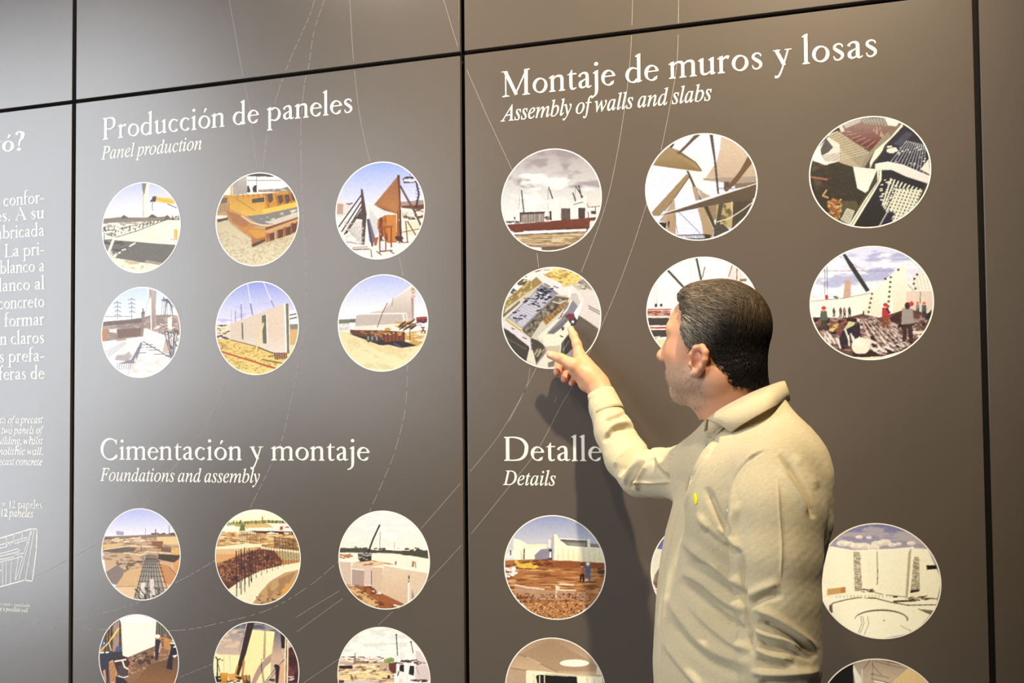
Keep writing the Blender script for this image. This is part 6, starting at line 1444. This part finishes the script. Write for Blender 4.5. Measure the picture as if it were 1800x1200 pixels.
sb = tmp.modifiers.new('d', 'SUBSURF'); sb.levels = 2; sb.render_levels = 2
bpy.context.view_layer.update()
m2 = bpy.data.meshes.new_from_object(tmp.evaluated_get(bpy.context.evaluated_depsgraph_get()))
bpy.data.objects.remove(tmp, do_unlink=True)
n = len(m2.vertices); V = np.empty(n * 3, np.float32); m2.vertices.foreach_get('co', V); V = V.reshape(-1, 3)
NV = np.empty(n * 3, np.float32); m2.vertices.foreach_get('normal', NV); NV = NV.reshape(-1, 3)
# sewn folds: (amplitude mm, half width px, depth range, polyline in picture coordinates)
def seg_dist(px, py, pts):
    best = np.full(px.shape, 1e9, np.float32); T = np.zeros(px.shape, np.float32)
    Q = smooth([(pts[i], pts[i + 1], 0) for i in range(0, len(pts), 2)], 5)
    m_ = len(Q) - 1
    for i in range(m_):
        x0, y0 = Q[i][:2]; x1, y1 = Q[i + 1][:2]; dx, dy = x1 - x0, y1 - y0
        t = np.clip(((px - x0) * dx + (py - y0) * dy) / (dx * dx + dy * dy + 1e-9), 0, 1)
        d = np.hypot(px - x0 - t * dx, py - y0 - t * dy)
        k = d < best; best[k] = d[k]; T[k] = ((i + t) / m_)[k]
    return best, T
FOLDS = [
 # torso front, diagonal drapes falling towards the back hip
 (5.0, 9, 1, 1197, 948, 1238, 978, 1278, 1010, 1312, 1040), (-5.0, 8, 1, 1215, 985, 1250, 1003, 1290, 1038, 1312, 1062), (5.5, 9, 1, 1195, 1004, 1233, 1018, 1269, 1048, 1312, 1078),
 (-5.0, 9, 1, 1190, 1020, 1225, 1048, 1262, 1082, 1300, 1100), (5.0, 10, 1, 1172, 1045, 1204, 1090, 1247, 1137, 1325, 1172), (-4.5, 9, 1, 1172, 1085, 1200, 1125, 1250, 1165, 1310, 1190), (4.5, 9, 1, 1165, 1120, 1195, 1160, 1230, 1200, 1280, 1230),
 (4.0, 8, 1, 1210, 1060, 1250, 1098, 1290, 1130, 1322, 1142), (-3.5, 7, 1, 1245, 1062, 1280, 1092, 1315, 1110),
 (-4.5, 7, 1, 1240, 855, 1262, 905, 1284, 940), (3.5, 7, 1, 1225, 900, 1250, 935, 1290, 965), (-4.0, 8, 1, 1232, 925, 1262, 948, 1300, 975), (3.0, 6, 1, 1262, 925, 1285, 945, 1302, 970),
 (-3.6, 3, 1, 1346, 790, 1312, 812, 1287, 849, 1279, 905, 1287, 950), (2.0, 4, 1, 1352, 785, 1318, 805, 1293, 848, 1286, 900, 1294, 945),
 (-6.0, 7, 1, 1296, 960, 1304, 1010, 1306, 1060, 1318, 1110, 1326, 1150),
 # near sleeve
 (1.6, 2.2, 1, 1366, 831, 1370, 900, 1374, 960, 1372, 1022), (-5.5, 5.5, 1, 1370, 798, 1393, 826, 1412, 858, 1424, 890, 1430, 912), (3.0, 8, 1, 1366, 824, 1390, 852, 1414, 884, 1428, 905), (2.6, 8, 1, 1392, 798, 1420, 828, 1438, 860),
 (3.0, 7, 1, 1300, 880, 1290, 920, 1296, 970), (3.0, 8, 1, 1310, 1050, 1340, 1035, 1372, 1022), (-3.5, 7, 1, 1316, 1066, 1345, 1050, 1378, 1046),
 (5.0, 7, 1, 1322, 1068, 1360, 1082, 1400, 1110, 1438, 1142), (-6.0, 6, 1, 1330, 1092, 1365, 1103, 1405, 1128, 1436, 1156), (4.5, 6, 1, 1322, 1104, 1350, 1116, 1385, 1126, 1410, 1142), (-5.5, 5, 1, 1328, 1124, 1355, 1136, 1390, 1142, 1430, 1162),
 (4.5, 6, 1, 1325, 1138, 1355, 1152, 1395, 1160), (-4.5, 5, 1, 1328, 1158, 1360, 1166, 1400, 1170), (6.0, 7, 1, 1318, 1180, 1360, 1184, 1405, 1182, 1442, 1178), (-4.0, 6, 1, 1330, 1200, 1370, 1202, 1420, 1200), 
 # far sleeve, pointing arm
 (-4.0, 3.5, 2, 1062, 742, 1080, 733, 1102, 727), (-5.5, 4.5, 2, 1061, 778, 1072, 762, 1088, 752, 1120, 753), (4.0, 5, 2, 1064, 770, 1080, 748, 1110, 742), (-6.5, 4.5, 2, 1088, 838, 1098, 815, 1112, 800, 1146, 785), (4.0, 5, 2, 1080, 822, 1094, 800, 1118, 782),
 (4.0, 4.5, 2, 1096, 852, 1112, 824, 1142, 798), (-3.5, 4, 2, 1110, 860, 1116, 842, 1136, 812), (4.0, 4.5, 2, 1120, 864, 1124, 838, 1142, 810), (-4.5, 4, 2, 1148, 806, 1166, 828, 1190, 850), (4.0, 5, 2, 1152, 800, 1172, 826, 1198, 838), (-3.0, 4, 2, 1172, 796, 1190, 812, 1204, 836), (2.2, 3, 2, 1108, 843, 1140, 848, 1185, 846),
 # placket
 (-3.0, 2.4, 1, 1243, 786, 1230, 812, 1214, 842, 1199, 880, 1183, 930, 1171, 990, 1163, 1060, 1160, 1130, 1157, 1215), (1.8, 3.6, 1, 1252, 782, 1238, 812, 1222, 842, 1207, 880, 1191, 930, 1178, 990, 1170, 1060, 1167, 1130, 1164, 1215),
 (-4.0, 5, 1, 1262, 765, 1250, 785, 1240, 806), (-3.0, 4, 1, 1258, 742, 1246, 770),
]
px, py = to_px(V)
disp = .0007 * noise3(V, 11, 21) + .0004 * noise3(V, 26, 22) + .0003 * noise3(V, 80, 23)
front = NV[:, 1] < .25
for am, wpx, side, *pts in FOLDS:
    xs, ys = pts[::2], pts[1::2]
    m_ = (px > min(xs) - 30) & (px < max(xs) + 30) & (py > min(ys) - 30) & (py < max(ys) + 30) & front
    m_ &= (V[:, 1] > 2.1) if side == 2 else (V[:, 1] < 2.03)
    if not m_.any(): continue
    d, T = seg_dist(px[m_], py[m_], pts)
    taper = np.clip(np.minimum(T, 1 - T) * 5, 0, 1)
    disp[m_] += am * (.0022 if side == 2 else .0019) * taper * np.exp(-(d / wpx) ** 2 * 1.2)
V = V + NV * disp[:, None]
m2.vertices.foreach_set('co', to_world(V).astype(np.float32).ravel()); m2.update()
m2.polygons.foreach_set('use_smooth', np.ones(len(m2.polygons), bool)); m2.name = 'shirt'
M_SHIRT = material('pale_chambray_cotton', (.785, .735, .61), 0.85, 0.15, noise=(160, .09, (1, 1, 2.5)), bump=(900, .35, (1, 1, 2)), sheen=.15)
SHIRT = obj('shirt', m2, PERSON, M_SHIRT); SHIRT['label'] = 'pale cream-grey long-sleeved shirt with a yellow chest emblem'

def sheet(name, rows, thick, parent, mat, k=8, closed=False):
    """smooth cloth sheet through rows of camera-frame points, solidified"""
    R_ = [[np.array(p) for p in smooth(r_, k)] for r_ in rows]
    n_, m_ = len(R_), len(R_[0])
    V = [R_[i][j] for i in range(n_) for j in range(m_)]
    F = [(i * m_ + j, i * m_ + j + 1, (i + 1) * m_ + j + 1, (i + 1) * m_ + j) for i in range(n_ - 1) for j in range(m_ - 1)]
    me_ = mesh(name, to_world(np.array(V)), F, True)
    o_ = obj(name, me_, parent, mat)
    md = o_.modifiers.new('thickness', 'SOLIDIFY'); md.thickness = thick; md.offset = 0
    return o_
def cr(*pts): return [tuple(CP(*pts[i:i + 3])) for i in range(0, len(pts), 3)]
top_ = cr(1243, 736, 1.905, 1262, 722, 1.880, 1288, 707, 1.868, 1322, 690, 1.864, 1352, 678, 1.874, 1374, 670, 1.905, 1378, 672, 1.95, 1360, 678, 2.00, 1318, 690, 2.012, 1272, 712, 1.99, 1245, 733, 1.945)
mid_ = cr(1262, 743, 1.878, 1272, 736, 1.858, 1294, 724, 1.842, 1328, 707, 1.832, 1360, 692, 1.842, 1381, 686, 1.900, 1383, 688, 1.955, 1362, 694, 2.015, 1316, 706, 2.04, 1262, 730, 2.01, 1240, 745, 1.955)
bot_ = cr(1284, 758, 1.846, 1288, 757, 1.838, 1303, 746, 1.820, 1336, 727, 1.806, 1364, 712, 1.822, 1384, 703, 1.890, 1386, 705, 1.955, 1362, 713, 2.030, 1312, 724, 2.06, 1256, 748, 2.025, 1238, 758, 1.96)
sheet('collar', [top_, mid_, bot_], .0028, SHIRT, M_SHIRT)
inner = [cr(1246, 735, 1.902, 1264, 724, 1.884, 1290, 709, 1.873, 1324, 693, 1.870, 1352, 682, 1.880, 1370, 676, 1.908), cr(1244, 765, 1.902, 1266, 752, 1.884, 1294, 738, 1.872, 1330, 722, 1.868, 1360, 708, 1.880, 1380, 700, 1.908)]
sheet('collar_stand', inner, .002, SHIRT, M_SHIRT)
# cuff band with its stitched edge
ax0, ax1 = CP(1055.5, 690, 2.4825), CP(1069, 727, 2.459)
axd = (ax1 - ax0) / np.linalg.norm(ax1 - ax0); e1 = np.cross(axd, [0, 1, 0]); e1 /= np.linalg.norm(e1); e2 = np.cross(axd, e1)
rows = []
for t in np.linspace(0, 1, 7):
    r_ = .0322 + .0085 * t; c_ = ax0 + (ax1 - ax0) * t
    rows.append([tuple(c_ + (e1 * math.cos(a) + e2 * math.sin(a)) * (r_ + .0006 * math.sin(5 * a + t * 3))) for a in np.linspace(0, 2 * math.pi, 33)])
Vv = np.array([p for r_ in rows for p in r_]); m_ = 33
o = obj('cuff', mesh('cuff', to_world(Vv), [(i * m_ + j, i * m_ + j + 1, (i + 1) * m_ + j + 1, (i + 1) * m_ + j) for i in range(6) for j in range(32)], True), SHIRT, M_SHIRT)
md = o.modifiers.new('thickness', 'SOLIDIFY'); md.thickness = .0022

def on_shirt(px_, py_, side=1):
    m_ = (np.abs(px - px_) < 6) & (np.abs(py - py_) < 6) & ((V[:, 1] < 2.03) if side == 1 else (V[:, 1] > 2.03)) & front
    k = np.argmin(np.where(m_, (px - px_) ** 2 + (py - py_) ** 2, 1e9))
    return V[k], NV[k]
M_BUTTON = material('pearl_button', (.76, .74, .68), .3, .5, noise=(120, .05))
M_LOGO = material('yellow_thread', (.93, .93, .05), .7, .2, noise=(400, .12))
def disc(name, c_, n_, r_, th, mat, parent, sx=1, sy=1, tilt=0, pts=None):
    n_ = n_ / np.linalg.norm(n_); a_ = np.cross(n_, [0, 0, 1.]); a_ /= np.linalg.norm(a_); b_ = np.cross(a_, n_)
    ct, s_t = math.cos(tilt), math.sin(tilt)
    sh = pts or [(math.cos(2 * math.pi * i / 20) * r_ * sx, math.sin(2 * math.pi * i / 20) * r_ * sy) for i in range(20)]
    Vv = []
    for off_ in (0.0, th):
        for (x, y) in sh:
            x, y = x * ct - y * s_t, x * s_t + y * ct
            Vv.append(c_ + a_ * x + b_ * y + n_ * (off_ + .0002))
    k = len(sh)
    F = [tuple(range(k, 2 * k)), tuple(reversed(range(k)))] + [(i, (i + 1) % k, k + (i + 1) % k, k + i) for i in range(k)]
    return obj(name, mesh(name, to_world(np.array(Vv)), F), parent, mat)
for bx, by in ((1239, 783), (1200, 873), (1175, 962), (1166, 1050), (1162, 1130)):
    c_, n_ = on_shirt(bx, by); disc('button', c_, n_, .0046, .0014, M_BUTTON, SHIRT)
c_, n_ = on_shirt(1223, 876)
disc('chest_emblem', c_ + np.array([0, -.0015, 0]), n_, .01, .0015, M_LOGO, SHIRT, tilt=math.radians(-18), pts=[(-.0035, -.0090), (.0015, -.0098), (.0034, -.004), (.0046, .002), (.0040, .0085), (-.0004, .0100), (-.0030, .004), (-.0048, -.002)])

# ---------- trousers and shoes (below the picture)
HIP = CP(1300, 1290, 1.93)
zf = -1.48 - .0                                                     # floor, camera frame (approx.)
def leg_pts(sg):
    c0 = HIP + np.array([BS[0] * .095 * sg, BS[1] * .095 * sg, -.06]); lean = np.array([.018, -.03, 0])
    return [(c0, .095), (c0 + np.array([0, 0, -.36]) + lean, .072), (c0 + np.array([0, 0, -.78]) + lean * 2, .058), (np.array([c0[0], c0[1], -1.475]) + lean * 2.2, .056)]
def trousers(P):
    d = ell(P, HIP + np.array([0, 0, -.02]), (.130, .165, .12))
    for sg in (1, -1): d = smin(d, chain(P, leg_pts(sg), .03), .03)
    d = smax(d, P[:, 2] - (HIP[2] + .04), .004)
    d = smax(d, -1.475 - P[:, 2], .004)
    return d + .003 * noise3(P, 6, 31)
V2, F2 = surfnet(trousers, HIP + np.array([-.2, -.28, -1.0]), HIP + np.array([.24, .22, .08]), .012)
M_TROUSER = material('dark_blue_cotton', (.13, .15, .20), .9, .15, noise=(60, .1), bump=(700, .3))
obj('trousers', big_mesh('trousers', to_world(V2), F2), PERSON, M_TROUSER)
M_SHOE = material('brown_leather', (.20, .12, .07), .4, .5, noise=(30, .15)); M_SOLE = material('rubber_sole', (.06, .05, .05), .8, .2, noise=(30, .1))
wf = RT * BF[0] + FW * BF[1]; wf[2] = 0; wf /= np.linalg.norm(wf); wl = np.array([-wf[1], wf[0], 0])
for sg in (1, -1):
    an = to_world(leg_pts(sg)[-1][0][None])[0]; an[2] = 0
    def shoe(P):
        q_ = P - an.astype(np.float32); a_ = q_ @ wf.astype(np.float32); b_ = q_ @ wl.astype(np.float32); c_ = q_[:, 2]
        R_ = np.stack([a_, b_, c_], -1).astype(np.float32)
        d = smin(ell(R_, (.075, 0, .040), (.115, .048, .036)), ell(R_, (-.02, 0, .055), (.065, .042, .052)), .03)
        d = smin(d, cap(R_, (-.01, 0, .06), (-.01, 0, .10), .043, .045), .02)
        d = smax(d, c_ - .11, .004)
        return smax(d, .016 - c_, .003)
    V3, F3 = surfnet(shoe, an + np.array([-.24, -.24, -.01]), an + np.array([.24, .24, .13]), .006)
    sh = obj('shoe', big_mesh('shoe', V3, F3), PERSON, M_SHOE)
    pts = [(math.cos(t) * (.118 if math.cos(t) > 0 else .105) + .045, math.sin(t) * (.052 if math.cos(t) > -.2 else .046)) for t in np.linspace(0, 2 * math.pi, 28, endpoint=False)]
    Vv = [an + wf * x + wl * y + np.array([0, 0, z]) for z in (.0, .022) for x, y in pts]
    obj('sole', mesh('sole', Vv, [tuple(range(28, 56)), tuple(reversed(range(28)))] + [(i, (i + 1) % 28, 28 + (i + 1) % 28, 28 + i) for i in range(28)]), sh, M_SOLE)
